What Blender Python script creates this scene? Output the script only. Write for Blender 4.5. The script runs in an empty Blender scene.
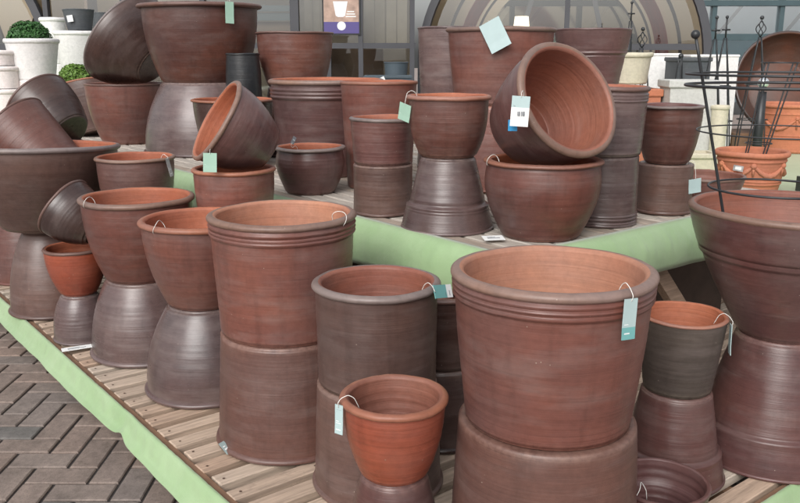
import bpy, bmesh, math, random
from mathutils import Vector, Matrix, Quaternion, noise
random.seed(7)
PI = math.pi
scene = bpy.context.scene
COL = scene.collection
R_ = math.radians

# ------------------------------------------------------------------ materials
def new_mat(name):
    m = bpy.data.materials.new(name); m.use_nodes = True
    nt = m.node_tree; nt.nodes.clear()
    out = nt.nodes.new('ShaderNodeOutputMaterial'); b = nt.nodes.new('ShaderNodeBsdfPrincipled')
    nt.links.new(b.outputs[0], out.inputs[0])
    return m, nt, b
def N(nt, typ, **kw):
    n = nt.nodes.new(typ)
    for k, v in kw.items():
        if k.startswith('i_'):
            key = k[2:]; key = int(key) if key.isdigit() else key.replace('_', ' ')
            n.inputs[key].default_value = v
        else: setattr(n, k, v)
    return n
def ramp(nt, fac, stops):
    r = nt.nodes.new('ShaderNodeValToRGB'); cr = r.color_ramp
    while len(cr.elements) > 1: cr.elements.remove(cr.elements[0])
    cr.elements[0].position = stops[0][0]; cr.elements[0].color = stops[0][1]
    for p, c in stops[1:]:
        e = cr.elements.new(p); e.color = c
    nt.links.new(fac, r.inputs[0]); return r.outputs[0]
def g4(v): return (v, v, v, 1)
def c4(c): return (c[0], c[1], c[2], 1)
def mix(nt, a, b, fac, mode='MIX'):
    n = nt.nodes.new('ShaderNodeMix'); n.data_type = 'RGBA'; n.blend_type = mode
    for sock, v in ((n.inputs[0], fac), (n.inputs[6], a), (n.inputs[7], b)):
        if isinstance(v, bpy.types.NodeSocket): nt.links.new(v, sock)
        elif isinstance(v, (int, float)): sock.default_value = v
        else: sock.default_value = c4(v)
    return n.outputs[2]
def noise_n(nt, vec, scale3, scale, detail=4, rough=.55, w=None):
    mp = N(nt, 'ShaderNodeMapping'); mp.inputs['Scale'].default_value = scale3
    nt.links.new(vec, mp.inputs[0])
    n = N(nt, 'ShaderNodeTexNoise', noise_dimensions='4D')
    n.inputs['Scale'].default_value = scale; n.inputs['Detail'].default_value = detail; n.inputs['Roughness'].default_value = rough
    nt.links.new(mp.outputs[0], n.inputs['Vector'])
    if w is not None: nt.links.new(w, n.inputs['W'])
    return n.outputs[0]

def pot_mat(name, c1, c2, rough=.4, streak=1.0, spots=True, bumpd=.0016, dust=.3, coat=0.0):
    m, nt, b = new_mat(name)
    tc = N(nt, 'ShaderNodeTexCoord'); oi = N(nt, 'ShaderNodeObjectInfo')
    w = N(nt, 'ShaderNodeMath', operation='MULTIPLY', i_1=37.0); nt.links.new(oi.outputs['Random'], w.inputs[0]); w = w.outputs[0]
    P = tc.outputs['Object']
    big = noise_n(nt, P, (1, 1, 1.3), 3.2, 3, .5, w)
    band = noise_n(nt, P, (.7, .7, 13), 2.2, 4, .6, w)
    fine = noise_n(nt, P, (1.2, 1.2, 75), 2.4, 5, .65, w)
    mott = noise_n(nt, P, (1, 1, 1), 55, 6, .65, w)
    col = mix(nt, c1, c2, ramp(nt, big, [(.36, g4(0)), (.66, g4(1))]))
    patch = noise_n(nt, P, (1, 1, .8), 2.6, 3, .5, N_add(nt, w, 11.3))
    lum = (c1[0] + c1[1] + c1[2])/3
    col = mix(nt, col, (lum*.95 + .012, lum*.80 + .01, lum*.78 + .012), N_mul(nt, ramp(nt, patch, [(.45, g4(0)), (.68, g4(1))]), dust*1.6))
    bandf = ramp(nt, band, [(.34, g4(.0)), (.72, g4(.38 if spots else .06))])
    col = mix(nt, col, mix(nt, c2, (c2[0]*.62, c2[1]*.62, c2[2]*.66), .6), bandf)
    col = mix(nt, col, ramp(nt, fine, [(.3, g4(1 - .20*streak)), (.5, g4(1)), (.72, g4(1 + .0))]), .9, 'MULTIPLY')
    col = mix(nt, col, ramp(nt, mott, [(.3, g4(.78)), (.6, g4(1))]), .8, 'MULTIPLY')
    # grey bloom of the ash glaze
    bloom = noise_n(nt, P, (1, 1, 3.5), 5.5, 5, .62, w)
    col = mix(nt, col, (.27, .215, .20), N_mul(nt, ramp(nt, bloom, [(.48, g4(0)), (.74, g4(1))]), dust))
    if spots:
        v = N(nt, 'ShaderNodeTexVoronoi'); v.inputs['Scale'].default_value = 42
        nt.links.new(P, v.inputs['Vector'])
        s1 = ramp(nt, v.outputs['Distance'], [(.035, g4(1)), (.06, g4(0))])
        gate = noise_n(nt, P, (1, 1, 1), 19, 1, .5, w)
        s1 = mix(nt, (0, 0, 0), s1, ramp(nt, gate, [(.52, g4(0)), (.57, g4(1))]))
        col = mix(nt, col, (.42, .34, .28), s1)
    dr = noise_n(nt, P, (7, 7, .55), 3.4, 4, .6, N_add(nt, w, 5.7))
    col = mix(nt, col, ramp(nt, dr, [(.30, g4(.74)), (.47, g4(1))]), .7 if spots else .15, 'MULTIPLY')
    wa = N(nt, 'ShaderNodeAttribute', attribute_name='wear')
    wn = N(nt, 'ShaderNodeMath', operation='MULTIPLY'); nt.links.new(wa.outputs['Fac'], wn.inputs[0]); nt.links.new(ramp(nt, mott, [(.35, g4(.05)), (.6, g4(.5))]), wn.inputs[1])
    col = mix(nt, col, (min(1, c1[0]*1.25+.08), min(1, c1[1]*1.3+.075), min(1, c1[2]*1.3+.06)), wn.outputs[0])
    rv = N(nt, 'ShaderNodeMapRange'); rv.inputs['To Min'].default_value = .74 if spots else .95; rv.inputs['To Max'].default_value = 1.06
    nt.links.new(oi.outputs['Random'], rv.inputs['Value'])
    hs = N(nt, 'ShaderNodeHueSaturation'); nt.links.new(col, hs.inputs['Color']); nt.links.new(rv.outputs[0], hs.inputs['Value']); hv = N(nt, 'ShaderNodeMapRange'); hv.inputs['To Min'].default_value = .506; hv.inputs['To Max'].default_value = .492; nt.links.new(big, hv.inputs['Value']); nt.links.new(hv.outputs[0], hs.inputs['Hue'])
    nt.links.new(hs.outputs[0], b.inputs['Base Color'])
    rr = N(nt, 'ShaderNodeMapRange'); rr.inputs['To Min'].default_value = rough - .1; rr.inputs['To Max'].default_value = rough + .17
    nt.links.new(bloom, rr.inputs['Value']); nt.links.new(rr.outputs[0], b.inputs['Roughness'])
    b.inputs['Specular IOR Level'].default_value = .5
    if coat: b.inputs['Coat Weight'].default_value = coat; b.inputs['Coat Roughness'].default_value = .3
    hsum = N(nt, 'ShaderNodeMath', operation='MULTIPLY_ADD', i_1=.35); nt.links.new(mott, hsum.inputs[0]); nt.links.new(fine, hsum.inputs[2])
    bp = N(nt, 'ShaderNodeBump', i_Strength=.55, i_Distance=bumpd); nt.links.new(hsum.outputs[0], bp.inputs['Height'])
    nt.links.new(bp.outputs[0], b.inputs['Normal'])
    return m
def N_add(nt, s, k):
    n = N(nt, 'ShaderNodeMath', operation='ADD', i_1=k); nt.links.new(s, n.inputs[0]); return n.outputs[0]
def N_mul(nt, s, k):
    n = N(nt, 'ShaderNodeMath', operation='MULTIPLY', i_1=k); nt.links.new(s, n.inputs[0]); return n.outputs[0]

BODY = {
 'red':    pot_mat('glaze_red_brown',  (.245, .088, .062), (.162, .066, .052), .32),
 'bright': pot_mat('glaze_bright_red', (.38, .088, .042), (.29, .072, .038), .33, .7, dust=.08),
 'brown':  pot_mat('glaze_brown',      (.190, .075, .054), (.122, .054, .043), .31),
 'plum':   pot_mat('glaze_plum',       (.165, .070, .060), (.112, .054, .051), .29, coat=.15),
 'grey':   pot_mat('glaze_grey_brown', (.165, .092, .074), (.120, .071, .060), .31, dust=.26),
 'violet': pot_mat('glaze_violet_grey',(.160, .100, .092), (.115, .075, .074), .26, coat=.3, dust=.45),
 'umber':  pot_mat('glaze_umber', (.172, .080, .060), (.122, .062, .050), .36, dust=.22),
 'olive':  pot_mat('glaze_olive',      (.110, .082, .062), (.082, .062, .050), .5),
 'dark':   pot_mat('glaze_dark_brown', (.085, .043, .034), (.052, .030, .026), .27, coat=.25, dust=.2),
 'black':  pot_mat('glaze_black',      (.022, .024, .027), (.016, .018, .02), .3, spots=False, dust=.04),
 'slate':  pot_mat('slate_grey',       (.085, .095, .105), (.07, .08, .09), .6, .5, spots=False, dust=.1),
 'bluegrey': pot_mat('blue_grey_plastic', (.07, .095, .115), (.06, .082, .10), .55, .2, spots=False, dust=.0),
 'white':  pot_mat('white_glaze',      (.86, .845, .83), (.80, .78, .77), .45, .3, spots=False, dust=.05),
 'pinkwhite': pot_mat('pinkish_white', (.84, .77, .745), (.78, .70, .675), .6, .4, spots=False, dust=.05),
 'cream':  pot_mat('cream_stone',      (.66, .61, .46), (.60, .55, .42), .65, .3, spots=False, dust=.05),
 'cgrey':  pot_mat('pale_grey_stone',  (.56, .56, .53), (.50, .50, .48), .6, .3, spots=False, dust=.05),
 'terra':  pot_mat('plain_terracotta', (.54, .195, .105), (.47, .165, .085), .8, .4, spots=False, dust=.12),
}
RIM = {
 'pale':  pot_mat('rim_pale',  (.30, .175, .125), (.22, .135, .105), .42, .5, dust=.4),
 'orange':pot_mat('rim_orange',(.42, .165, .092), (.33, .13, .08), .45, .5, dust=.25),
 'brown': pot_mat('rim_brown', (.20, .10, .075), (.15, .08, .064), .38, .5, dust=.3),
 'grey':  pot_mat('rim_grey',  (.26, .20, .18), (.19, .15, .14), .38, .5, dust=.5),
}
INS = {
 'tan':    pot_mat('tan_inside', (.49, .235, .145), (.42, .185, .11), .65, 1.0, spots=False, bumpd=.0025, dust=.15),
 'mid':    pot_mat('mid_brown_inside', (.30, .108, .066), (.235, .086, .056), .5, 1.0, spots=False, bumpd=.0025, dust=.15),
 'orange': pot_mat('clay_inside', (.42, .130, .062), (.34, .105, .052), .62, 1.0, spots=False, bumpd=.0025, dust=.12),
 'brown':  pot_mat('brown_inside', (.27, .105, .07), (.21, .085, .06), .5, 1.0, spots=False, bumpd=.0025, dust=.1),
 'plum':   pot_mat('plum_inside', (.16, .07, .062), (.12, .058, .055), .36, 1.0, spots=False, bumpd=.0025, dust=.2),
 'dark':   pot_mat('dark_inside', (.085, .045, .034), (.16, .06, .035), .5, .6, spots=False, bumpd=.003, dust=.12),
}
def simple(name, col, rough=.6, metal=0.0, var=.0, vscale=8, bump=0, spec=.5):
    m, nt, b = new_mat(name)
    b.inputs['Roughness'].default_value = rough; b.inputs['Metallic'].default_value = metal; b.inputs['Specular IOR Level'].default_value = spec
    if var or bump:
        tc = N(nt, 'ShaderNodeTexCoord'); n = noise_n(nt, tc.outputs['Object'], (1, 1, 1), vscale, 5, .6)
        c = mix(nt, tuple(x*(1-var) for x in col), tuple(min(1, x*(1+var)) for x in col), ramp(nt, n, [(.3, g4(0)), (.7, g4(1))]))
        nt.links.new(c, b.inputs['Base Color'])
        if bump:
            bp = N(nt, 'ShaderNodeBump', i_Strength=.5, i_Distance=bump); nt.links.new(n, bp.inputs['Height']); nt.links.new(bp.outputs[0], b.inputs['Normal'])
    else: b.inputs['Base Color'].default_value = c4(col)
    return m
M = {
 'metal': simple('black_wire', (.025, .027, .03), .4, 0, .2, 30),
 'frame': simple('grey_frame_paint', (.055, .056, .064), .5, 0, .1, 4),
 'teal':  simple('teal_frame_paint', (.05, .085, .095), .5, 0, .1, 4),
 'card':  simple('tag_card_pale', (.42, .54, .54), .5, 0, .04, 30),
 'mint':  simple('tag_card_mint', (.36, .55, .44), .5, 0, .04, 30),
 'band':  simple('tag_band_teal', (.16, .40, .39), .5, 0, .04, 30),
 'white': simple('white_card', (.78, .79, .78), .5),
 'ink':   simple('printed_ink', (.16, .17, .19), .6),
 'faint': simple('faded_print', (.30, .38, .38), .6),
 'blue':  simple('blue_sticker', (.02, .27, .55), .5),
 'string':simple('white_string', (.72, .70, .66), .7),
 'rail':  simple('brown_rail_wood', (.20, .115, .07), .75, 0, .25, 12, .002),
 'brownpanel': simple('dark_brown_panel', (.085, .055, .042), .8, 0, .3, 7),
 'nail':  simple('rusty_nail', (.10, .06, .045), .6, .3),
 'leaf':  simple('box_leaf', (.035, .115, .025), .55, 0, .45, 25),
 'leafy': simple('lime_leaf', (.11, .20, .03), .55, 0, .45, 25),
 'redpaint': simple('red_paint', (.48, .05, .035), .5, 0, .15, 3),
 'beige': simple('beige_wall_paint', (.31, .265, .205), .8, 0, .2, 2.5),
 'brownwall': simple('brown_boarding', (.17, .12, .085), .8, 0, .3, 3),
 'purple': simple('poster_purple', (.085, .065, .22), .45),
 'posterbg': simple('poster_peach', (.42, .29, .23), .45, 0, .3, 9),
 'posterw': simple('poster_white', (.78, .78, .8), .4),
 'panelw': simple('white_panel', (.72, .78, .82), .5, 0, .05, 3),
 'black': simple('black_plastic', (.018, .019, .021), .45),
 'stone': simple('grey_pebble', (.34, .33, .33), .8, 0, .4, 30),
}
# green cloth
m, nt, b = new_mat('green_cloth')
tc = N(nt, 'ShaderNodeTexCoord'); n = noise_n(nt, tc.outputs['Object'], (1, 1, 1), 5, 5, .6)
c = mix(nt, (.265, .40, .195), (.345, .475, .265), ramp(nt, n, [(.3, g4(0)), (.7, g4(1))])); nt.links.new(c, b.inputs['Base Color'])
b.inputs['Roughness'].default_value = .36; b.inputs['Sheen Weight'].default_value = .3
n2 = noise_n(nt, tc.outputs['Object'], (1, 1, 1), 16, 4, .6)
bp = N(nt, 'ShaderNodeBump', i_Strength=.35, i_Distance=.008); nt.links.new(n2, bp.inputs['Height']); nt.links.new(bp.outputs[0], b.inputs['Normal'])
M['cloth'] = m
# slat wood: per slat random stored on the faces
def attr_mat(name, stops, scale3, scale, rough, bumpd, axis_rot=0, grain=.35, extra=None):
    m, nt, b = new_mat(name)
    a = N(nt, 'ShaderNodeAttribute', attribute_name='rnd')
    tc = N(nt, 'ShaderNodeTexCoord')
    rot = N(nt, 'ShaderNodeMapping'); rot.inputs['Rotation'].default_value = (0, 0, axis_rot); nt.links.new(tc.outputs['Object'], rot.inputs[0])
    base = ramp(nt, a.outputs['Fac'], stops)
    n = noise_n(nt, rot.outputs[0], scale3, scale, 6, .65, a.outputs['Fac'])
    w = noise_n(nt, tc.outputs['Object'], (1, 1, 1), scale*.12, 4, .6)
    col = mix(nt, base, ramp(nt, n, [(.3, g4(1-grain)), (.65, g4(1))]), 1, 'MULTIPLY')
    col = mix(nt, col, ramp(nt, w, [(.3, g4(.6)), (.6, g4(1))]), 1, 'MULTIPLY')
    st = noise_n(nt, tc.outputs['Object'], (1, 1, 1), 13, 5, .7)
    col = mix(nt, col, ramp(nt, st, [(.28, g4(.55)), (.42, g4(1))]), .8, 'MULTIPLY')
    if extra: col = extra(nt, tc, col)
    nt.links.new(col, b.inputs['Base Color']); b.inputs['Roughness'].default_value = rough
    bp = N(nt, 'ShaderNodeBump', i_Strength=.6, i_Distance=bumpd); nt.links.new(n, bp.inputs['Height']); nt.links.new(bp.outputs[0], b.inputs['Normal'])
    return m
A_ = R_(38.5)
M['slat'] = attr_mat('weathered_slat_wood', [(0, (.50, .35, .255, 1)), (.4, (.62, .475, .365, 1)), (.7, (.62, .53, .44, 1)), (1, (.54, .395, .295, 1))], (4, 60, 60), 1.6, .8, .002, -(A_), .5)
M['slat_v'] = attr_mat('weathered_slat_wood_back', [(0, (.46, .37, .30, 1)), (.5, (.55, .48, .41, 1)), (1, (.60, .54, .48, 1))], (60, 4, 60), 1.6, .8, .002, -(A_), .5)
def speck(nt, tc, col):
    n = noise_n(nt, tc.outputs['Object'], (1, 1, 1), 210, 3, .7)
    return mix(nt, col, ramp(nt, n, [(.32, g4(.62)), (.5, g4(1)), (.75, g4(1.0))]), 1, 'MULTIPLY')
M['brick'] = attr_mat('paving_block', [(0, (.275, .215, .185, 1)), (.35, (.305, .236, .20, 1)), (.7, (.265, .222, .20, 1)), (.86, (.34, .25, .205, 1)), (1, (.215, .20, .187, 1))], (1, 1, 1), 45, .85, .002, 0, .35, speck)
M['joint'] = simple('joint_sand', (.035, .029, .027), .95, 0, .3, 60)
# ground sheet
m, nt, b = new_mat('ground_paving')
tc = N(nt, 'ShaderNodeTexCoord'); br = N(nt, 'ShaderNodeTexBrick')
br.inputs['Scale'].default_value = 4.7; br.inputs['Color1'].default_value = (.29, .235, .21, 1); br.inputs['Color2'].default_value = (.34, .275, .245, 1); br.inputs['Mortar'].default_value = (.08, .07, .066, 1)
br.inputs['Mortar Size'].default_value = .012
nt.links.new(tc.outputs['Object'], br.inputs['Vector']); nt.links.new(br.outputs[0], b.inputs['Base Color']); b.inputs['Roughness'].default_value = .85
M['ground'] = m
# glass pane
def glass(name, tint, fac_min=.10, rough=.02):
    m = bpy.data.materials.new(name); m.use_nodes = True; nt = m.node_tree; nt.nodes.clear()
    out = nt.nodes.new('ShaderNodeOutputMaterial'); t = N(nt, 'ShaderNodeBsdfTransparent'); t.inputs[0].default_value = c4(tint)
    g = N(nt, 'ShaderNodeBsdfGlossy'); g.inputs['Roughness'].default_value = rough; g.inputs['Color'].default_value = (.95, .97, 1, 1)
    f = N(nt, 'ShaderNodeFresnel', i_IOR=1.5); mr = N(nt, 'ShaderNodeMath', operation='ADD', i_1=fac_min); nt.links.new(f.outputs[0], mr.inputs[0])
    mx = N(nt, 'ShaderNodeMixShader'); nt.links.new(mr.outputs[0], mx.inputs[0]); nt.links.new(t.outputs[0], mx.inputs[1]); nt.links.new(g.outputs[0], mx.inputs[2])
    nt.links.new(mx.outputs[0], out.inputs[0]); return m
M['glass'] = glass('window_glass', (.9, .92, .9), .09)
M['bluepane'] = glass('blue_greenhouse_glass', (.80, .90, .93), .5, .08)
M['darkpane'] = glass('dark_greenhouse_glass', (.35, .45, .48), .12, .06)
# translucent tunnel skin
m = bpy.data.materials.new('tunnel_skin'); m.use_nodes = True; nt = m.node_tree; nt.nodes.clear()
out = nt.nodes.new('ShaderNodeOutputMaterial'); d = N(nt, 'ShaderNodeBsdfDiffuse'); d.inputs[0].default_value = (.46, .38, .27, 1)
t = N(nt, 'ShaderNodeBsdfTranslucent'); t.inputs[0].default_value = (.55, .46, .33, 1); mx = N(nt, 'ShaderNodeMixShader', i_0=.55)
nt.links.new(d.outputs[0], mx.inputs[1]); nt.links.new(t.outputs[0], mx.inputs[2]); nt.links.new(mx.outputs[0], out.inputs[0]); M['skin'] = m
# lit lamp shade
m, nt, b = new_mat('lit_lamp_shade'); b.inputs['Base Color'].default_value = (.8, .72, .6, 1); b.inputs['Emission Color'].default_value = (1, .86, .66, 1); b.inputs['Emission Strength'].default_value = 1.3
M['lamp'] = m
m, nt, b = new_mat('clear_globe'); b.inputs['Base Color'].default_value = (.9, .93, .95, 1); b.inputs['Roughness'].default_value = .06; b.inputs['Metallic'].default_value = .85
M['globe'] = m

# ------------------------------------------------------------------ mesh helpers
def link(name, me, parent=None):
    o = bpy.data.objects.new(name, me); COL.objects.link(o)
    if parent: o.parent = parent
    return o
def build(name, verts, faces, mats, parent=None, smooth=True, mi=None, rnd=None):
    me = bpy.data.meshes.new(name); me.from_pydata(verts, [], faces)
    if not isinstance(mats, (list, tuple)): mats = [mats]
    for x in mats: me.materials.append(x)
    if mi: me.polygons.foreach_set('material_index', mi)
    me.polygons.foreach_set('use_smooth', [smooth]*len(me.polygons))
    if rnd:
        at = me.attributes.new('rnd', 'FLOAT', 'FACE'); at.data.foreach_set('value', rnd)
    me.update()
    return link(name, me, parent)
def root(name, label, cat, loc, rot=None, group=None):
    o = bpy.data.objects.new(name, None); o.empty_display_size = .05; COL.objects.link(o); o.location = loc
    if rot is not None:
        o.rotation_mode = 'QUATERNION'; o.rotation_quaternion = rot
    tag(o, label, cat, group); return o
def tag(o, label=None, cat=None, group=None, kind=None):
    if label: o['label'] = label
    if cat: o['category'] = cat
    if group: o['group'] = group
    if kind: o['kind'] = kind
    return o
class MB:
    def __init__(s): s.v = []; s.f = []; s.m = []; s.r = []
    def add(s, vs, fs, mi=0, r=0.0):
        n = len(s.v); s.v += [tuple(v) for v in vs]; s.f += [tuple(i+n for i in f) for f in fs]; s.m += [mi]*len(fs); s.r += [r]*len(fs)
    def box(s, c, h, X=Vector((1,0,0)), Y=Vector((0,1,0)), Z=Vector((0,0,1)), mi=0, r=0.0, bev=0.0):
        c = Vector(c)
        if bev <= 0:
            vs = [c + X*(h[0]*i) + Y*(h[1]*j) + Z*(h[2]*k) for k in (-1,1) for j in (-1,1) for i in (-1,1)]
            s.add(vs, [(0,2,3,1),(4,5,7,6),(0,1,5,4),(2,6,7,3),(0,4,6,2),(1,3,7,5)], mi, r)
        else:  # chamfered top edge
            vs = []
            for k, sh in ((-1, 0), (1 - bev/h[2], 0), (1, bev)):
                for i, j in ((-1,-1),(1,-1),(1,1),(-1,1)):
                    vs.append(c + X*((h[0]-sh)*i) + Y*((h[1]-sh)*j) + Z*(h[2]*k))
            fs = [(3,2,1,0),(8,9,10,11)]
            for L in (0, 4):
                for q in range(4): fs.append((L+q, L+(q+1)%4, L+4+(q+1)%4, L+4+q))
            s.add(vs, fs, mi, r)
    def tube(s, pts, rad, seg=8, mi=0, cap=True):
        pts = [Vector(p) for p in pts]; n = len(pts); vs = []; up = None
        for i, p in enumerate(pts):
            d = (pts[min(i+1, n-1)] - pts[max(i-1, 0)]).normalized()
            if up is None: up = d.orthogonal().normalized()
            up = (up - d*up.dot(d)); up = up.normalized() if up.length > 1e-6 else d.orthogonal().normalized()
            sd = d.cross(up); r = rad[i] if isinstance(rad, (list, tuple)) else rad
            for k in range(seg):
                a = 2*PI*k/seg; vs.append(p + (up*math.cos(a) + sd*math.sin(a))*r)
        fs = [(i*seg+k, i*seg+(k+1)%seg, (i+1)*seg+(k+1)%seg, (i+1)*seg+k) for i in range(n-1) for k in range(seg)]
        if cap: fs += [tuple(range(seg-1, -1, -1)), tuple((n-1)*seg+k for k in range(seg))]
        s.add(vs, fs, mi)
    def ring(s, c, R, rad, seg=72, ts=8, tiltx=None, mi=0):
        c = Vector(c); vs = []; fs = []
        for i in range(seg):
            a = 2*PI*i/seg; d = Vector((math.cos(a), math.sin(a), 0))
            for k in range(ts):
                b2 = 2*PI*k/ts; vs.append(c + d*(R + rad*math.cos(b2)) + Vector((0,0,rad*math.sin(b2))))
        for i in range(seg):
            for k in range(ts):
                fs.append((i*ts+k, ((i+1)%seg)*ts+k, ((i+1)%seg)*ts+(k+1)%ts, i*ts+(k+1)%ts))
        s.add(vs, fs, mi)
    def ball(s, c, r, nu=16, nv=10, mi=0):
        c = Vector(c); vs = [c+Vector((0,0,-r))]
        for j in range(1, nv):
            t = PI*j/nv - PI/2
            for i in range(nu):
                a = 2*PI*i/nu; vs.append(c + Vector((math.cos(a)*math.cos(t), math.sin(a)*math.cos(t), math.sin(t)))*r)
        vs.append(c+Vector((0,0,r))); fs = []
        for i in range(nu):
            fs.append((0, 1+(i+1)%nu, 1+i)); L = 1+(nv-2)*nu; fs.append((len(vs)-1, L+i, L+(i+1)%nu))
            for j in range(nv-2): fs.append((1+j*nu+i, 1+j*nu+(i+1)%nu, 1+(j+1)*nu+(i+1)%nu, 1+(j+1)*nu+i))
        s.add(vs, fs, mi)
    def out(s, name, mats, parent=None, smooth=False):
        return build(name, s.v, s.f, mats, parent, smooth, s.m, s.r)

# ------------------------------------------------------------------ pots
def lathe(name, prof, mat, parent, seg=96, flip=None, ecc=(0, 0)):
    vs = []; fs = []; rows = []
    for (r, z) in prof:
        if flip is not None: z = flip - z
        if r < 1e-5: rows.append([len(vs)]); vs.append((0, 0, z))
        else:
            row = []
            for k in range(seg):
                a = 2*PI*k/seg; ca, sa = math.cos(a), math.sin(a); z0 = z if flip is None else flip - z
                q = r*(1 + ecc[0]*math.cos(2*a + ecc[1])) + .0022*noise.noise((ca*1.3 + ecc[1]*9, sa*1.3, z0*4.5)) + .0007*noise.noise((ca*4 + ecc[1]*5, sa*4, z0*16))
                dz = (.0030*noise.noise((ca*1.2, sa*1.2 + ecc[1]*7, 3.3)) + .0008*noise.noise((ca*5, sa*5 + ecc[1]*3, 8.3)))*min(1, max(0, z0/.12))
                row.append(len(vs)); vs.append((q*ca, q*sa, z + (dz if flip is None else -dz)))
            rows.append(row)
    for A, B in zip(rows, rows[1:]):
        for k in range(seg):
            k2 = (k+1) % seg
            if len(A) == 1: f = (A[0], B[k2], B[k])
            elif len(B) == 1: f = (A[k], A[k2], B[0])
            else: f = (A[k], A[k2], B[k2], B[k])
            fs.append(f if flip is None else f[::-1])
    return build(name, vs, fs, mat, parent, True)

KG = {   # wall shape: 0 at the foot, 1 at the neck
 'bowl':  lambda t: 1 - (1-t)**2.0,
 'deep':  lambda t: 1 - (1-t)**1.55,
 'egg':   lambda t: 1 - (1-t)**2.1,
 'dome':  lambda t: 1 - (1-t)**2.6,
 'cone':  lambda t: t,
 'tub':   lambda t: t**.9,
 'curve': lambda t: 1 - (1-t)**1.3,
}
def pot(label, x, y, z0, h, R, rb, kind='bowl', tone='red', rim='pale', ins='orange', inv=False, lip=(.03, .026, .012),
        ridges=(), bands=(), belly=0.0, seg=96, cat='plant pot', name='plant_pot', rot=None, group='glazed pots on the display', step=False, foot=True):
    """lip = (width across, height, overhang); ridges = (height fraction, half width m, amplitude m); bands = (height fraction, step m)"""
    lw, lh, lo = lip
    if not inv: lw, lh = lw*.86, lh*.84
    rn = R - lo; rc = R - lw/2; a = lw/2; bb = lh/2; zc = h - bb
    g = KG[kind]; rng = random.Random(hash((round(x, 3), round(y, 3), round(z0, 3))) & 0xffff)
    if R < .2: seg = min(seg, 80)
    co = max(-1, min(1, (rn - rc)/a)); th0 = -math.acos(co); ztop = zc + bb*math.sin(th0)
    def rad(t):
        r = rb + (rn - rb)*g(t) + belly*math.sin(PI*min(1, t)**1.35)
        z = t*ztop
        for (tc, hw, am) in ridges:
            d = (z - tc*h)/hw
            if abs(d) < 1: r += am*(.5 + .5*math.cos(PI*d))
        for (tb, st) in bands:
            e = (z - tb*h)/.006
            r += st*(1 if e > 1 else 0 if e < -1 else .5 + .5*math.sin(PI*e/2))
            if abs(z - tb*h - .006) < .009: r += .003*(1 - abs(z - tb*h - .006)/.009)
        return r
    off = sum(st for _, st in bands)
    if off: rb -= off*0; rn_adj = rn - off
    ts = set(i/44 for i in range(45))
    for (tc, hw, am) in ridges:
        for q in range(-6, 7): ts.add(min(1, max(0, (tc*h + hw*q/6)/ztop)))
    for (tb, st) in bands:
        for q in range(-3, 6): ts.add(min(1, max(0, (tb*h + .004*q)/ztop)))
    ts = sorted(ts)
    prof = [(0, .004), (rb*.7, .004), (rb*.90, 0), (rb - .008, 0), (rb - .0035, .0014), (rb - .0008, .0045)]
    for t in ts:
        j = (rng.random() - .5)*.0009*(1 if 0 < t < 1 else 0)
        if off:  # a stepped collar keeps the neck radius
            r = rb + (rn - off - rb)*g(t) + (rad(t) - (rb + (rn - rb)*g(t)))
        else: r = rad(t)
        prof.append((max(r, .01) + j, max(t*ztop, .008)))
    thm = PI*(.60 if not inv else 1.0)
    rimp = [(rc + a*math.cos(th), zc + bb*math.sin(th)) for th in [th0 + (thm - th0)*i/14 for i in range(15)]]
    rimp[0] = prof[-1]
    wall = max(lw - lo, .008)
    inp = [(rc + a*math.cos(th), zc + bb*math.sin(th)) for th in [thm + (PI - thm)*i/6 for i in range(7)]]
    for i in range(1, 31):
        t = 1 - i/30*.965
        zz = t*ztop
        if zz > zc - .004: continue
        r = (rb + (rn - rb)*g(t) + belly*math.sin(PI*t**1.35)) - wall
        r += .0008*math.sin(zz*2*PI/.021) + (rng.random()-.5)*.0010
        if step and t < .62: r -= .007
        inp.append((max(r, .012), zz))
    inp.append((inp[-1][0]*.9, .022)); inp.append((0, .02))
    ecc = (rng.uniform(.002, .006), rng.random()*6)
    o = root(name, label, cat, (x, y, z0), rot, group)
    if rot is None:
        o.rotation_euler = (0, 0, rng.random()*6.28)
    fl = h if inv else None
    bo = lathe('body', prof, BODY[tone], o, seg, fl, ecc)
    at = bo.data.attributes.new('wear', 'FLOAT', 'POINT')
    at.data.foreach_set('value', [max(0.0, 1 - abs((v.co.z if not inv else h - v.co.z) - .004)/.016) for v in bo.data.vertices])
    lathe('rim', rimp, BODY[tone] if inv else (RIM.get(rim) or BODY[rim]), o, seg, fl, ecc)
    if not inv: lathe('inside', inp, INS.get(ins) or BODY[ins], o, seg, fl, ecc)
    o['R'] = R; o['H'] = h
    return o
def axis_quat(ax, spin=0.0):
    return Vector((0, 0, 1)).rotation_difference(Vector(ax).normalized()) @ Quaternion((0, 0, 1), spin)
def tilted(label, rc, ax, h, R, rb, **kw):
    ax = Vector(ax).normalized(); b = Vector(rc) - ax*h
    return pot(label, b.x, b.y, b.z, h, R, rb, rot=axis_quat(ax, kw.pop('spin', 0)), **kw)

TUB = ((.845, .010, .006), (.88, .010, .006), (.915, .010, .006))
TUBI = ((.80, .008, .003), (.84, .008, .003), (.88, .008, .003))
ZL, ZU = .15, .75

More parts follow.
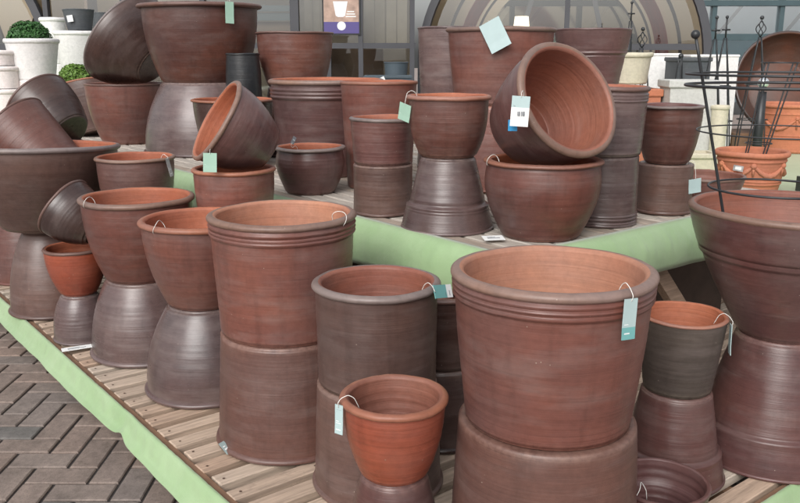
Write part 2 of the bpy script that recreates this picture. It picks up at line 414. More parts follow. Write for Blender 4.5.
# ---- front low platform
C_UP = pot('tall straight red brown tub with three ridges below its rim beside the plain grey tub', -.365, 2.496, .518, .375, .231, .203, 'tub', 'red', 'pale', 'tan', lip=(.036, .026, .009), ridges=TUB)
pot('upside down grey brown tub under the tall ridged tub, left of the plain grey stack', -.365, 2.496, ZL, .368, .238, .205, 'tub', 'umber', 'plum', inv=True, lip=(.034, .022, .010))
D_UP = pot('plain straight dark grey brown tub with a green tag, behind the small bright red bowl', -.065, 2.187, .47, .291, .179, .166, 'tub', 'grey', 'grey', 'mid', lip=(.034, .026, .01))
pot('upside down plain grey tub behind the small bright red bowl', -.065, 2.187, ZL, .32, .193, .171, 'tub', 'grey', 'plum', inv=True, lip=(.03, .02, .009))
A_UP = pot('largest ridged red brown tub in front with a long teal tag on its rim', .343, 1.774, .548, .357, .229, .188, 'curve', 'red', 'pale', 'tan', lip=(.036, .027, .009), ridges=TUB)
pot('upside down brown tub carrying the largest ridged tub in front', .343, 1.774, ZL, .398, .232, .206, 'curve', 'umber', 'brown', inv=True, lip=(.034, .022, .010))
L5_UP = pot('small bright red bowl with an orange rim in front of the plain grey stack', -.014, 1.77, .404, .199, .127, .076, 'egg', 'bright', 'orange', 'brown', lip=(.026, .022, .008))
pot('small upside down shiny plum pot under the bright red bowl', -.014, 1.77, ZL, .254, .125, .078, 'deep', 'plum', 'brown', inv=True, lip=(.02, .014, .006))
F_UP = pot('small olive brown flared pot right of the largest tub, with a tag on its edge', .806, 2.229, .424, .227, .124, .095, 'cone', 'olive', 'orange', lip=(.016, .012, .003))
pot('upside down collared plum pot under the small olive flared pot', .806, 2.229, ZL, .274, .155, .098, 'cone', 'plum', 'brown', inv=True, lip=(.02, .014, .004), bands=((.66, .008),))
G_UP = pot('wide plum bowl with a black wire plant support standing in it', 1.160, 2.381, .542, .393, .294, .12, 'curve', 'plum', 'pale', 'mid', lip=(.03, .026, .004), bands=((.62, .004),))
pot('upside down collared plum pot under the wide bowl with the wire support', 1.160, 2.381, ZL, .392, .228, .122, 'curve', 'plum', 'plum', inv=True, lip=(.02, .014, .004), bands=((.70, .009),))
DISH = pot('low shiny plum bowl at the front corner with a wire loop on its rim', .665, 1.9, ZL, .16, .124, .092, 'curve', 'plum', 'plum', 'plum', lip=(.014, .012, .003), step=True)
L4_UP = pot('orange brown bowl on the egg shaped base next to the tall ridged tub', -.721, 2.899, .48, .315, .217, .128, 'bowl', 'red', 'orange', lip=(.034, .026, .012))
pot('upside down egg shaped grey pot left of the tall ridged stack', -.721, 2.899, ZL, .33, .237, .131, 'egg', 'violet', 'plum', inv=True, lip=(.034, .022, .012))
L3_UP = pot('red brown bowl with a pale rim in front of the small grey tagged dark bowl', -1.067, 3.283, .472, .338, .229, .142, 'egg', 'red', 'pale', lip=(.034, .028, .012))
pot('upside down egg shaped violet grey pot under the pale rimmed bowl, beside a dropped tag', -1.067, 3.283, ZL, .322, .234, .145, 'egg', 'violet', 'plum', inv=True, lip=(.034, .022, .012))
L2_UP = pot('small round red bowl carrying a tipped dark bowl', -1.4, 3.439, .353, .208, .134, .072, 'egg', 'bright', 'brown', lip=(.022, .018, .006))
pot('small upside down grey pot under the round red bowl with the tipped dark bowl', -1.4, 3.439, ZL, .203, .126, .074, 'dome', 'violet', 'plum', inv=True, lip=(.02, .012, .006))
tilted('small dark shiny bowl tipped on its side on the round red bowl', (-1.43, 3.42, .742), (-.80, .20, .56), .185, .140, .068, kind='bowl', tone='dark', rim='brown', ins='brown', lip=(.018, .016, .005))
L1_UP = tilted('very wide flared bowl with a grey rim on the stack at the platform edge', (-1.70, 3.85, .958), (.015, .05, 1), .40, .372, .165, kind='deep', tone='grey', rim='grey', ins='orange', lip=(.036, .03, .014))
pot('upside down brown grey pot under the very wide flared bowl', -1.70, 3.86, ZL, .400, .208, .105, 'egg', 'grey', 'plum', inv=True, lip=(.034, .022, .012))
pot('wide orange brown bowl mostly hidden behind the very wide flared bowl', -2.06, 4.46, .53, .37, .33, .15, 'curve', 'red', 'pale', 'brown', lip=(.034, .028, .012))
pot('upside down orange brown pot behind the brown grey base at the platform edge', -2.06, 4.46, ZL, .38, .225, .152, 'deep', 'red', 'orange', inv=True, lip=(.026, .016, .009))
pot('small red bowl on the farthest stack along the platform edge', -2.36, 4.62, .4, .243, .158, .11, 'egg', 'red', 'brown', lip=(.022, .018, .006))
pot('small upside down plum pot on the farthest stack along the platform edge', -2.36, 4.62, ZL, .25, .155, .112, 'egg', 'plum', 'brown', inv=True, lip=(.022, .014, .006))
L6_UP = pot('small dark red bowl with a grey tag between the very wide and pale rimmed bowls', -1.19, 3.68, .61, .312, .178, .11, 'egg', 'brown', 'pale', lip=(.026, .02, .009))
pot('upside down dark pot hidden under the small dark red bowl with a grey tag', -1.19, 3.68, ZL, .46, .17, .11, 'deep', 'dark', 'brown', inv=True, lip=(.022, .014, .006))
L7_UP = pot('orange brown bowl with a tipped bowl resting in its mouth', -.672, 3.3, .6, .322, .168, .12, 'egg', 'red', 'orange', lip=(.028, .022, .008))
pot('upside down brown pot hidden under the bowl that holds a tipped bowl', -.672, 3.3, ZL, .45, .16, .122, 'deep', 'brown', 'brown', inv=True, lip=(.022, .014, .006))
T2 = tilted('grey brown bowl tipped to show its orange inside, with a green tag', (-.727, 3.245, 1.118), (-.80, -.36, .54), .25, .178, .085, kind='bowl', tone='plum', rim='pale', ins='orange', lip=(.026, .024, .008))
RB = pot('shallow red bowl with a pale rim and a square sticker behind the wide plum bowl', 1.31, 3.50, ZU, .115, .165, .12, 'curve', 'red', 'pale', 'brown', lip=(.018, .016, .005))
pot('upside down pinkish pot at the far right edge behind the wide plum bowl', 1.72, 2.98, ZL, .26, .235, .16, 'curve', 'violet', 'plum', inv=True, lip=(.02, .014, .006))
pot('dark red bowl at the far right edge on the pinkish upside down pot', 1.72, 2.98, .41, .3, .24, .16, 'curve', 'brown', 'brown', lip=(.024, .02, .006))
tilted('orange brown flared bowl tipped over behind the very wide bowl', (-1.96, 4.15, 1.01), (-.72, .16, .64), .36, .20, .15, kind='cone', tone='red', rim='brown', ins='brown', lip=(.02, .018, .004))
tilted('dark grey brown bowl tipped over behind the orange brown tipped bowl', (-2.02, 4.62, 1.10), (-.74, .34, .56), .28, .20, .12, kind='bowl', tone='dark', rim='brown', ins='brown', lip=(.02, .018, .005))

pot('added dark upside down pot that darkens the gap between grey stack and largest tub', .135, 2.50, ZL, .26, .165, .13, 'curve', 'dark', 'brown', inv=True, lip=(.03, .02, .01))  # invented pair of pots, stands in for the dark of the gap
pot('added dark upright pot that darkens the gap between grey stack and largest tub', .135, 2.50, .41, .24, .15, .125, 'curve', 'dark', 'brown', 'brown', lip=(.026, .02, .008))  # upper pot of the pair added to darken the gap

# ---- raised table
U1_UP = pot('huge deep red brown bowl with a green tag, topmost on the raised table', -1.26, 5.377, 1.192, .475, .385, .255, 'egg', 'brown', 'brown', 'brown', lip=(.05, .034, .03))
pot('huge upside down violet grey pot under the deep red brown bowl', -1.26, 5.377, ZU, .442, .40, .262, 'egg', 'violet', 'brown', inv=True, lip=(.03, .02, .012))
tilted('huge dark bowl tipped on its side against the topmost deep bowl', (-1.90, 5.82, 1.475), (-.76, .30, .58), .31, .345, .15, kind='deep', tone='dark', rim='grey', ins='brown', lip=(.026, .024, .006))
pot('brown bowl with a thin rim under the huge tipped dark bowl', -1.93, 5.9, ZU, .417, .285, .187, 'bowl', 'red', 'brown', 'brown', lip=(.022, .018, .006))
tilted('grey brown bowl leaning beside the bowl under the huge tipped one', (-2.40, 6.45, 1.13), (-.20, .20, .95), .38, .26, .17, kind='deep', tone='grey', rim='orange', ins='orange', lip=(.022, .018, .005))
E_ = pot('small barrel bellied brown pot behind the tall ridged tub', -.41, 3.731, ZU, .211, .164, .11, 'bowl', 'plum', 'grey', lip=(.034, .02, .018), belly=.014)
pot('straight grey brown pot upright on its twin, beside the shiny cone base', -.068, 3.234, .948, .182, .131, .113, 'tub', 'plum', 'grey', lip=(.022, .018, .006))
pot('straight grey brown pot upside down under its upright twin', -.068, 3.234, ZU, .198, .124, .117, 'tub', 'grey', 'brown', inv=True, lip=(.02, .014, .006))
U8_UP = pot('rounded red brown pot with an orange lip on the shiny upside down cone', .172, 2.945, 1.011, .217, .152, .098, 'dome', 'brown', 'orange', 'orange', lip=(.026, .02, .01))
pot('shiny upside down collared cone pot at the raised table corner', .172, 2.945, ZU, .261, .17, .097, 'cone', 'violet', 'plum', inv=True, lip=(.016, .012, .003), bands=((.64, .008),))
H_ = pot('large round bellied red brown pot carrying the pot tipped towards the viewer', .493, 2.816, ZU, .269, .206, .134, 'bowl', 'red', 'orange', lip=(.034, .02, .014), belly=.012)
T3 = tilted('plum pot tipped towards the viewer showing its ringed brown inside, white tag on its rim', (.552, 2.70, 1.228), (.48, -.76, .45), .27, .203, .13, kind='bowl', tone='plum', rim='pale', ins='mid', lip=(.034, .03, .008))
pot('violet brown ridged tub upright on its upside down twin behind the tipped pot', .755, 3.05, 1.007, .248, .156, .135, 'tub', 'violet', 'brown', lip=(.026, .022, .008), ridges=TUBI)
pot('violet brown ridged tub upside down under its twin', .755, 3.05, ZU, .257, .138, .13, 'tub', 'violet', 'violet', inv=True, lip=(.018, .014, .004), ridges=((.94, .007, .004), (.89, .007, .004), (.84, .007, .004)))
B_UP = pot('round dark plum bowl on a straight upside down pot near the table end', 1.062, 3.26, .947, .227, .138, .085, 'egg', 'brown', 'grey', 'plum', lip=(.03, .014, .014))
B_LOW = pot('short straight upside down dark pot under the round dark plum bowl', 1.062, 3.26, ZU, .197, .112, .106, 'cone', 'grey', 'grey', inv=True, lip=(.014, .016, .003))
pot('broad smooth dark red bowl with a thin rim, high up in front of the poster', -.646, 5.2, 1.17, .326, .24, .17, 'bowl', 'brown', 'brown', 'brown', lip=(.024, .016, .01))
pot('upside down pot hidden under the broad smooth dark red bowl', -.646, 5.2, ZU, .42, .23, .17, 'deep', 'dark', 'brown', inv=True, lip=(.022, .014, .006))
pot('tall black glazed vase in the gap right of the huge bowl', -.93, 4.98, ZU, .62, .10, .09, 'curve', 'black', 'black', 'black', lip=(.02, .016, .004), belly=.01)
pot('wide bowl with an orange lip behind the tipped bowl with a green tag', -.923, 4.6, ZU, .375, .228, .15, 'deep', 'dark', 'orange', lip=(.03, .018, .012))
pot('large ridged purple brown tub behind the small barrel bellied pot', -.388, 4.4, ZU, .49, .303, .25, 'tub', 'plum', 'pale', lip=(.04, .03, .014), ridges=((.82, .015, .009), (.86, .015, .009), (.90, .015, .009)))
pot('plain orange red tall pot behind the straight grey brown pair', -.099, 3.9, ZU, .495, .182, .15, 'tub', 'red', 'orange', lip=(.022, .02, .006))
pot('purple grey straight tub behind the broad pale red tub', .278, 4.6, 1.13, .377, .185, .165, 'tub', 'violet', 'violet', lip=(.02, .016, .004))
pot('upside down purple grey tub hidden at the back of the raised table', .278, 4.6, ZU, .38, .185, .165, 'tub', 'violet', 'violet', inv=True, lip=(.02, .016, .004))
P498 = pot('broad pale red tub with a blue white tag behind the tipped plum pot', .463, 3.9, 1.14, .343, .254, .205, 'curve', 'red', 'pale', lip=(.03, .026, .012))
pot('upside down red tub hidden under the broad pale red tub', .463, 3.9, ZU, .39, .24, .205, 'curve', 'red', 'brown', inv=True, lip=(.03, .018, .008))
pot('dark purple flared tub with one groove, right of the broad pale red tub', .978, 4.3, 1.16, .33, .195, .13, 'cone', 'plum', 'plum', lip=(.016, .014, .002), bands=((.62, .004),))
pot('upside down dark tub hidden under the dark purple flared tub', .978, 4.3, ZU, .41, .19, .13, 'cone', 'plum', 'plum', inv=True, lip=(.02, .016, .004))

# ------------------------------------------------------------------ paving and platforms
Uv = Vector((math.cos(A_), math.sin(A_), 0)); Vv = Vector((-math.sin(A_), math.cos(A_), 0)); Zv = Vector((0, 0, 1))
def W(u, v, z=0): return Uv*u + Vv*v + Zv*z
g = build('ground', [(-60, -30, -.012), (60, -30, -.012), (60, 80, -.012), (-60, 80, -.012)], [(0, 1, 2, 3)], M['ground'], None, False); tag(g, kind='structure')
j = build('paving_joints', [(-4.6, 1.0, -.0075), (1.6, 1.0, -.0075), (1.6, 6.4, -.0075), (-4.6, 6.4, -.0075)], [(0, 1, 2, 3)], M['joint'], None, False); tag(j, kind='structure')
mb = MB(); CELL = .1062; OX, OY = .0359, -.1158
rng = random.Random(3)
for i in range(-42, 16):
    for jj in range(10, 60):
        k = (i + jj) % 4
        x0, y0 = OX + i*CELL, OY + jj*CELL
        if k == 0: cx, cy, hx, hy = x0 + CELL, y0 + CELL/2, CELL, CELL/2
        elif k == 2: cx, cy, hx, hy = x0 + CELL/2, y0 + CELL, CELL/2, CELL
        else: continue
        p = Vector((cx, cy, 0))
        if p.dot(Uv) > 1.6 and p.dot(Vv) > 1.6: continue
        gp = .0048
        mb.box((cx, cy, -.012 + rng.uniform(-.0012, .0012)), (hx-gp, hy-gp, .012), X=Vector((1, rng.uniform(-.006, .006), 0)), Y=Vector((rng.uniform(-.006, .006), 1, 0)), r=rng.random(), bev=.004)
tag(mb.out('paving', M['brick']), kind='structure')

def deck(label, z, u0, u1, v0, v1, along, pitch, gap, th, name='display_platform', legs_h=0.0, mat='slat', wid=.025):
    o = root(name, label, 'platform', W(u0, v0, 0)); o.rotation_euler = (0, 0, 0)
    off = W(u0, v0, 0)
    def L(u, v, zz): return W(u, v, zz) - off
    rg = random.Random(int(z*100)); mb = MB()
    if along == 'u':
        v = v0 + .03
        while v < v1:
            w = pitch - gap + rg.uniform(-.006, .004)
            mb.box(L((u0+wid+u1)/2 + rg.uniform(-.006, .006), v + w/2, z - th/2 + rg.uniform(-.002, .0)), ((u1-u0-wid)/2, w/2, th/2), Uv, Vv, Zv, r=rg.random(), bev=.003); v += pitch
    else:
        u = u0 + .03
        while u < u1:
            w = pitch - gap + rg.uniform(-.005, .003)
            mb.box(L(u + w/2, (v0+v1)/2, z - th/2 + rg.uniform(-.002, .0)), (w/2, (v1-v0)/2, th/2), Uv, Vv, Zv, r=rg.random(), bev=.003); u += pitch
    mb.out('slats', M[mat], o)
    nm = MB()
    if along == 'u':
        v = v0 + .03
        while v < min(v1, v0 + 4.0):
            for uu in (u0 + wid + .022, u0 + .30, u0 + .62):
                c = L(uu + rg.uniform(-.006, .006), v + (pitch-gap)*rg.uniform(.35, .65), z + .0006); nm.add([c + Uv*.0042*math.cos(PI*k/4) + Vv*.0042*math.sin(PI*k/4) for k in range(8)], [tuple(range(8))])
            v += pitch
        nm.out('nails', M['nail'], o)
    for (uu, vv, hu, hv) in ((u0+.011, (v0+v1)/2, .011, (v1-v0)/2), ((u0+u1)/2, v0+.008, (u1-u0)/2-.024, .008)):
        r = MB(); r.box(L(uu, vv, z-.045), (hu, hv, .04), Uv, Vv, Zv); r.out('side_rail', M['rail'], o)
    jm = MB()
    for q in range(4):
        uu = u0 + .25 + (u1-u0-.4)*q/3
        jm.box(L(uu, (v0+v1)/2, z - th - .03), (.022, (v1-v0)/2-.03, .026), Uv, Vv, Zv)
    jm.out('joists', M['rail'], o)
    nv = 6
    for q in range(nv):
        for uu in (u0+.07, u1-.07):
            vv = v0 + .07 + (v1-v0-.14)*q/(nv-1)
            l = MB(); zb = ZL if z > .5 else 0.0; hz = (z - th - .06 - zb)/2; l.box(L(uu, vv, zb + hz), (.035, .035, hz), Uv, Vv, Zv); l.out('leg', M['rail'], o)
    return o
deck('low slatted timber platform standing on the block paving in front', ZL, .91, 4.2, .985, 6.2, 'u', .1, .037, .03)
dk = deck('raised slatted timber table behind the low platform', ZU, 1.80, 3.62, 1.72, 6.9, 'v', .085, .016, .022, 'display_table', mat='slat_v')
for (uu, vv, hu, hv) in ((2.10, 4.3, .009, 2.3), (2.85, 2.02, .74, .009)):  # boards like the one by the brace, added to keep under-table dark
    pm = MB(); pm.box(W(uu, vv, .41) - W(1.80, 1.72, 0), (hu, hv, .26), Uv, Vv, Zv); pm.out('shade_panel', M['brownpanel'], dk)
l = MB(); l.box(W(.935, 2.60, .058), (.022, .045, .056), Uv, Vv, Zv, bev=.003); o = l.out('timber_block', M['slat']); tag(o, 'short timber block propping the platform edge where the cloth is nicked', 'block')
# diagonal braces under the raised table
for (a0, a1) in (((1.86, 1.80, .28), (2.25, 1.80, .64)), ((2.95, 1.765, .26), (2.56, 1.765, .66))):
    br = MB(); p0 = W(a0[0], a0[1], a0[2]) - W(1.80, 1.72, 0); p1 = W(a1[0], a1[1], a1[2]) - W(1.80, 1.72, 0); d = (p1-p0).normalized()
    br.box((p0+p1)/2, ((p1-p0).length/2, .02, .03), d, Vv, d.cross(Vv)); br.out('brace', M['slat'], dk)

def cloth(label, z, u0, v0, uend, vend, prof, amp, seedv, rc=.07, notch=None):
    """strip of cloth wrapped round the front edges: path runs down the v side, round the corner, along the u side"""
    path = []
    n1 = 360
    for i in range(n1+1): path.append((u0, vend + (v0 + rc - vend)*i/n1, -1, 0))
    for i in range(1, 13):
        a = PI + (PI/2)*i/12; path.append((u0 + rc + rc*math.cos(a), v0 + rc + rc*math.sin(a), math.cos(a), math.sin(a)))
    for i in range(1, 161): path.append((u0 + rc + (uend - u0 - rc)*i/160, v0, 0, -1))
    vs = []; fs = []; s = 0; last = None; npf = len(prof)
    for (u, v, du, dv) in path:
        if last: s += math.hypot(u-last[0], v-last[1])
        last = (u, v)
        for q, (o, dz) in enumerate(prof):
            f = q/(npf-1)
            nn = noise.noise(Vector((s*2.1, seedv, f*.8)))*amp*f + noise.noise(Vector((s*7.0, seedv+5, f)))*amp*.3*f
            mm = noise.noise(Vector((s*1.3, seedv+9, 0)))*amp*.9*f
            cr = abs(noise.noise(Vector((s*9 + q*.55, seedv+21, q*.22))))   # creases running down and along
            nn += (.006 if cr < .10 else 0)*(1 - cr/.10)*math.sin(PI*f) - amp*.25*math.sin(PI*f)*noise.noise(Vector((s*4.2 - q*.4, seedv+31, 0)))
            if notch and du == -1: mm += .016*f*math.exp(-((v-notch)/.035)**2); nn -= .012*f*math.exp(-((v-notch-.01)/.06)**2)
            oo = o + nn; vs.append(W(u + du*oo, v + dv*oo, z + dz + mm))
    for i in range(len(path)-1):
        for q in range(npf-1): fs.append((i*npf+q, i*npf+q+1, (i+1)*npf+q+1, (i+1)*npf+q))
    o = build('green_cloth', vs, fs, M['cloth'])
    sm = o.modifiers.new('thick', 'SOLIDIFY'); sm.thickness = .003; sm.offset = 0
    tag(o, label, 'cloth', 'green cloth strips round the platform edges'); return o
NOTCH = 2.62
cloth('green cloth strip wrapped round the edge of the low slatted platform', ZL, .905, .98, 4.2, 6.2, [(-.008, -.008), (-.002, .002), (.006, .001), (.013, -.010), (.020, -.024), (.027, -.038), (.036, -.050), (.047, -.058), (.056, -.061), (.060, -.064)], .010, 1.0, notch=NOTCH)
cloth('green cloth strip draped over the edge of the raised slatted table', ZU, 1.795, 1.715, 3.6, 6.9, [(-.03, .005), (.0, .007), (.012, .004), (.030, -.012), (.046, -.036), (.058, -.065), (.064, -.098), (.064, -.128), (.060, -.15)], .024, 4.0, .1)

# ------------------------------------------------------------------ price tags
def front_dir(x, y):
    v = Vector((-x, -y, 0)); return v.normalized()
def price_tag(pt, off, label, w=.035, h=.08, two='band', main='card', drop=.012, roll=0.0, yaw=0.0, on_rim=None, frac=.30, dz=0.0, group='price tags tied to pots'):
    """tag tied over the rim of upright pot pt; off = sideways position -1..1 across the rim as seen from the front"""
    c = Vector(pt.location); R = pt['R']; z = c.z + pt['H']
    fd = front_dir(c.x, c.y); sd = Vector((-fd.y, fd.x, 0))
    ang = math.asin(max(-1, min(1, off))); d = (fd*math.cos(ang) + sd*math.sin(ang)).normalized(); t = Vector((-d.y, d.x, 0))
    return hang(c + d*(R + .006) + Vector((0, 0, pt['H'])), d, t, label, w, h, two, main, drop, roll, yaw, frac, dz, group)
def hang(p, d, t, label, w, h, two, main, drop, roll, yaw, frac=.34, dz=0.0, group='price tags tied to pots', string=True, up=.022):
    top = p + Vector((0, 0, -drop + dz))
    o = root('price_tag', label, 'price tag', top, None, group)
    q = Quaternion(d, roll) @ Quaternion((0, 0, 1), yaw)
    X = q @ t; Z = q @ Vector((0, 0, 1)); Y = q @ d
    mb = MB(); th = .0009
    hb = h*frac
    mb.box(-Z*((h-hb)/2) , (w/2, th, (h-hb)/2), X, Y, Z, 0)
    mb.box(-Z*(h-hb/2), (w/2, th, hb/2), X, Y, Z, 1)
    # printed marks
    mb.box(-Z*((h-hb)*.80) + Y*(th+.0004) - X*(w*.12), (w*.26, .0003, h*.012), X, Y, Z, 2)
    mb.box(-Z*((h-hb)*.90) + Y*(th+.0004) - X*(w*.06), (w*.32, .0003, h*.010), X, Y, Z, 2)
    if h > .05:
        for k in range(9): mb.box(-Z*((h-hb)*.60) + Y*(th+.0004) + X*(w*(-.30 + .065*k)), (w*(.010 + .012*((k*7) % 3)), .0003, h*.035), X, Y, Z, 3)
        for k in range(3): mb.box(-Z*((h-hb)*(.24 + .10*k)) + Y*(th+.0004) - X*w*(.06*k), (w*(.34 - .06*k), .0003, h*.008), X, Y, Z, 3)
        mb.box(-Z*(h - hb*.5) + Y*(th+.0004) - X*w*.05, (w*.30, .0003, h*.016), X, Y, Z, 2)
    # the card curls a little
    mb.v = [tuple(Vector(q) + Y*(.10*(Vector(q).dot(X))**2/max(w, .02) + .05*(Vector(q).dot(Z))**2/h)) for q in mb.v]
    mb.out('card', [M[main], M[two], M['white' if two != 'white' else 'ink'], M['faint']], o)
    if string:
        sb = MB(); hole = -Z*.006 + Y*.002
        pts = [hole, hole + Z*.012 + Y*.004, -d*.004 + Vector((0, 0, drop - dz + up*.4)) , -d*.02 + Vector((0, 0, drop - dz + up*.75)) + t*.004, -d*.034 + Vector((0, 0, drop - dz + .008)) + t*.007, -d*.046 + Vector((0, 0, drop - dz - .02)) + t*.006]
        sp = []
        for i in range(len(pts)-1):
            for k in range(5): sp.append(pts[i].lerp(pts[i+1], k/5))
        sp.append(pts[-1])
        for _ in range(2): sp = [sp[0]] + [(sp[i-1]+sp[i]*2+sp[i+1])/4 for i in range(1, len(sp)-1)] + [sp[-1]]
        sb.tube(sp, .0009, 6); sb.out('string', M['string'], o, True)
    return o
price_tag(A_UP, .66, 'long two tone teal tag hanging from the largest ridged tub', .036, .084, roll=R_(-4))
price_tag(D_UP, .82, 'dark green tag sticking out sideways from the plain grey tub', .036, .088, 'white', 'band', .006, R_(78), R_(20))
price_tag(L5_UP, -.93, 'thin pale tag seen edge on at the bright red bowl', .022, .07, 'card', 'card', .006, 0, R_(35))
price_tag(F_UP, .98, 'pale blue tag seen edge on at the small olive flared pot', .03, .085, 'card', 'card', .012, R_(-4), R_(20))
price_tag(U1_UP, .44, 'mint tag hanging from the topmost huge bowl', .055, .125, 'mint', 'mint', .0, R_(-3))
price_tag(L6_UP, .72, 'grey folded tag hanging from the small dark red bowl', .02, .085, 'stone', 'stone', .0, R_(14))
price_tag(U8_UP, -.94, 'mint tag sticking out beside the rounded pot with an orange lip', .05, .062, 'mint', 'mint', .03, R_(-20), R_(35))
price_tag(P498, -.20, 'tilted blue white tag on the broad pale red tub', .095, .13, 'card', 'card', -.02, R_(28))
price_tag(E_, -.45, 'small dark tag lying over the rim of the barrel bellied pot', .016, .035, 'ink', 'ink', -.026, R_(150), group='price tags tied to pots')
# tags on tipped pots
fd = front_dir(-.75, 3.1); td = Vector((-fd.y, fd.x, 0))
hang(Vector((-.715, 3.085, 1.005)), fd, td, 'green tag hanging below the rim of the tipped grey brown bowl', .05, .072, 'mint', 'mint', 0, R_(-3), 0)
fd = front_dir(.38, 2.45); td = Vector((-fd.y, fd.x, 0))
BT = hang(Vector((.364, 2.50, 1.245)), fd, td, 'white barcode tag on the rim of the pot tipped towards the viewer', .054, .09, 'white', 'card', 0, R_(-3), 0, .62)
b_ = MB()
for k, q in enumerate((-.010, -.006, -.003, .003, .007, .010)):
    b_.box(td*q + fd*.0075, (.0008 + .0006*(k % 2), .0003, .007), td, fd, Zv)
o = b_.out('barcode', M['ink'], BT); o.location = (0, 0, -.052)
st = MB(); st.box((0, 0, 0), (.014, .0006, .017), td, fd, Zv); o = st.out('blue_sticker', M['blue']); o.location = Vector((.345, 2.53, 1.155)); tag(o, 'small bright blue sticker just under the white barcode tag', 'sticker')
price_tag(B_LOW, .93, 'pale square tag at the side of the short straight dark pot', .058, .056, 'card', 'card', .055, R_(6), R_(-30))
# loose cards
def loose(label, c, sx, sy, rz, mats=('white', 'ink'), tilt=.12):
    mb = MB(); X = Vector((math.cos(rz), math.sin(rz), 0)); Y = Vector((-math.sin(rz), math.cos(rz), tilt)).normalized(); Z = X.cross(Y)
    mb.box((0, 0, 0), (sx, sy, .0008), X, Y, Z, 0); mb.box(Z*.0012 - Y*sy*.2, (sx*.6, sy*.12, .0002), X, Y, Z, 1)
    mb.box(Z*.0012 + Y*sy*.25 - X*sx*.2, (sx*.4, sy*.08, .0002), X, Y, Z, 1)
    o = mb.out('price_tag', [M[mats[0]], M[mats[1]]]); o.location = c; tag(o, label, 'price tag', 'loose tags lying on the slats'); return o
loose('white tag lying on the slats beside the egg shaped violet grey base', W(.965, 3.40, .163), .06, .016, R_(28))
loose('white label lying on the raised table between the cone and the bellied pot', (.315, 2.70, .764), .036, .022, R_(10))
loose('small grey tag tucked against the foot of the tall ridged stack', (-.545, 2.345, .172), .012, .022, R_(60), ('faint', 'white'), .8)
# wire ties on rims
def tie(label, pt, off, s=1.0):
    c = Vector(pt.location); z = pt['H']; fd = front_dir(c.x, c.y); sd = Vector((-fd.y, fd.x, 0)); a = math.asin(off); d = fd*math.cos(a) + sd*math.sin(a); t = Vector((-d.y, d.x, 0))
    mb = MB(); pts = []
    for i in range(15):
        q = i/14*PI*1.25 - .25*PI
        pts.append(-d*(.012*s) + d*(.022*s)*math.cos(q) + Vector((0, 0, .022*s*math.sin(q))) + t*(.006*s*math.sin(q*2)))
    pts.append(pts[-1] + Vector((0, 0, -.02*s)) + t*.004)
    mb.tube(pts, .001, 6); o = mb.out('wire_tie', M['string'], None, True); o.location = c + d*(pt['R'] - .008) + Vector((0, 0, z - .004)); tag(o, label, 'wire tie', 'wire ties looped over rims'); return o
tie('white twisted tie on the rim of the tall ridged tub', C_UP, .80, 1.1)
o_ = DISH
tie('thin wire loop on the rim of the low shiny plum bowl', DISH, -.45, 1.4)
tie('white tie on the rim of the large round bellied pot', H_, -.90, 1.0)
tie('white tie on the rim of the red bowl in front of the small dark bowl', L3_UP, -.85, 1.1)
tie('white tie on the rim of the orange brown bowl by the tall ridged tub', L4_UP, -.7, 1.2)
tie('white tie on the rim of the very wide flared bowl', L1_UP, -.55, 1.3)

# ------------------------------------------------------------------ wire supports
def cage():
    o = root('plant_support', 'black wire plant support with ball tips standing in the wide plum bowl', 'plant support', (1.095, 2.381, .60))
    z = lambda w: w - .60
    for zz, Rr, rad in ((.985, .180, .0034), (1.15, .226, .0022), (1.28, .268, .0042), (1.312, .268, .0034)):
        mb = MB(); mb.ring((0, 0, z(zz)), Rr, rad); mb.out('ring', M['metal'], o, True)
    for a in (R_(190), R_(288), R_(20)):
        d = Vector((math.cos(a), math.sin(a), 0)); pts = []
        for i in range(13):
            t = i/12; zz = .62 + (1.42-.62)*t; rr = .075 + .265*(zz - .62)
            pts.append(d*rr + Vector((0, 0, z(zz))))
        mb = MB(); mb.tube(pts, .0044, 8); mb.ball(pts[-1], .0125); mb.out('upright', M['metal'], o, True)
cage()
def obelisk(label, x, y, z0, h, r0, n=4, finial='cross', tilt=(0, 0), rad=.005, rings=(.3, .6), r1=.012):
    o = root('garden_obelisk', label, 'obelisk', (x, y, z0), None, 'wire obelisks among the garden pots')
    T = Vector((tilt[0], tilt[1], 1))
    for k in range(n):
        a = 2*PI*k/n + .5; mb = MB()
        pts = [Vector((math.cos(a), math.sin(a), 0))*(r0 + (r1-r0)*(t/10)**1.25) + T*(h*t/10) for t in range(11)]
        mb.tube(pts, rad, 6); mb.out('wire', M['metal'], o, True)
    for f in rings:
        mb = MB(); mb.ring(T*(h*f), r0 + (r1-r0)*f**1.25, rad*.8, 32, 6); mb.out('ring', M['metal'], o, True)
    mb = MB(); top = T*h
    if finial == 'cross':
        mb.tube([top, top + Vector((0, 0, .14))], rad*1.3, 6); mb.tube([top + Vector((-.03, 0, .06)), top + Vector((.03, 0, .06))], rad*1.3, 6); mb.tube([top + Vector((0, -.03, .06)), top + Vector((0, .03, .06))], rad*1.3, 6); mb.ball(top + Vector((0, 0, .15)), .013, 10, 6)
    elif finial == 'cage':
        for k in range(4):
            a0 = PI/2*k; mb.tube([top + Vector((math.cos(a0 + 2.4*t)*.035*math.sin(PI*t), math.sin(a0 + 2.4*t)*.035*math.sin(PI*t), .12*t)) for t in [i/10 for i in range(11)]], rad*.8, 6)
        mb.ball(top + Vector((0, 0, .14)), .016, 10, 6)
    elif finial == 'ring': mb.ring(top, r1, rad*.8, 32, 6)
    else: mb.ball(top, .02, 10, 6)
    mb.out('finial', M['metal'], o, True)
    return o

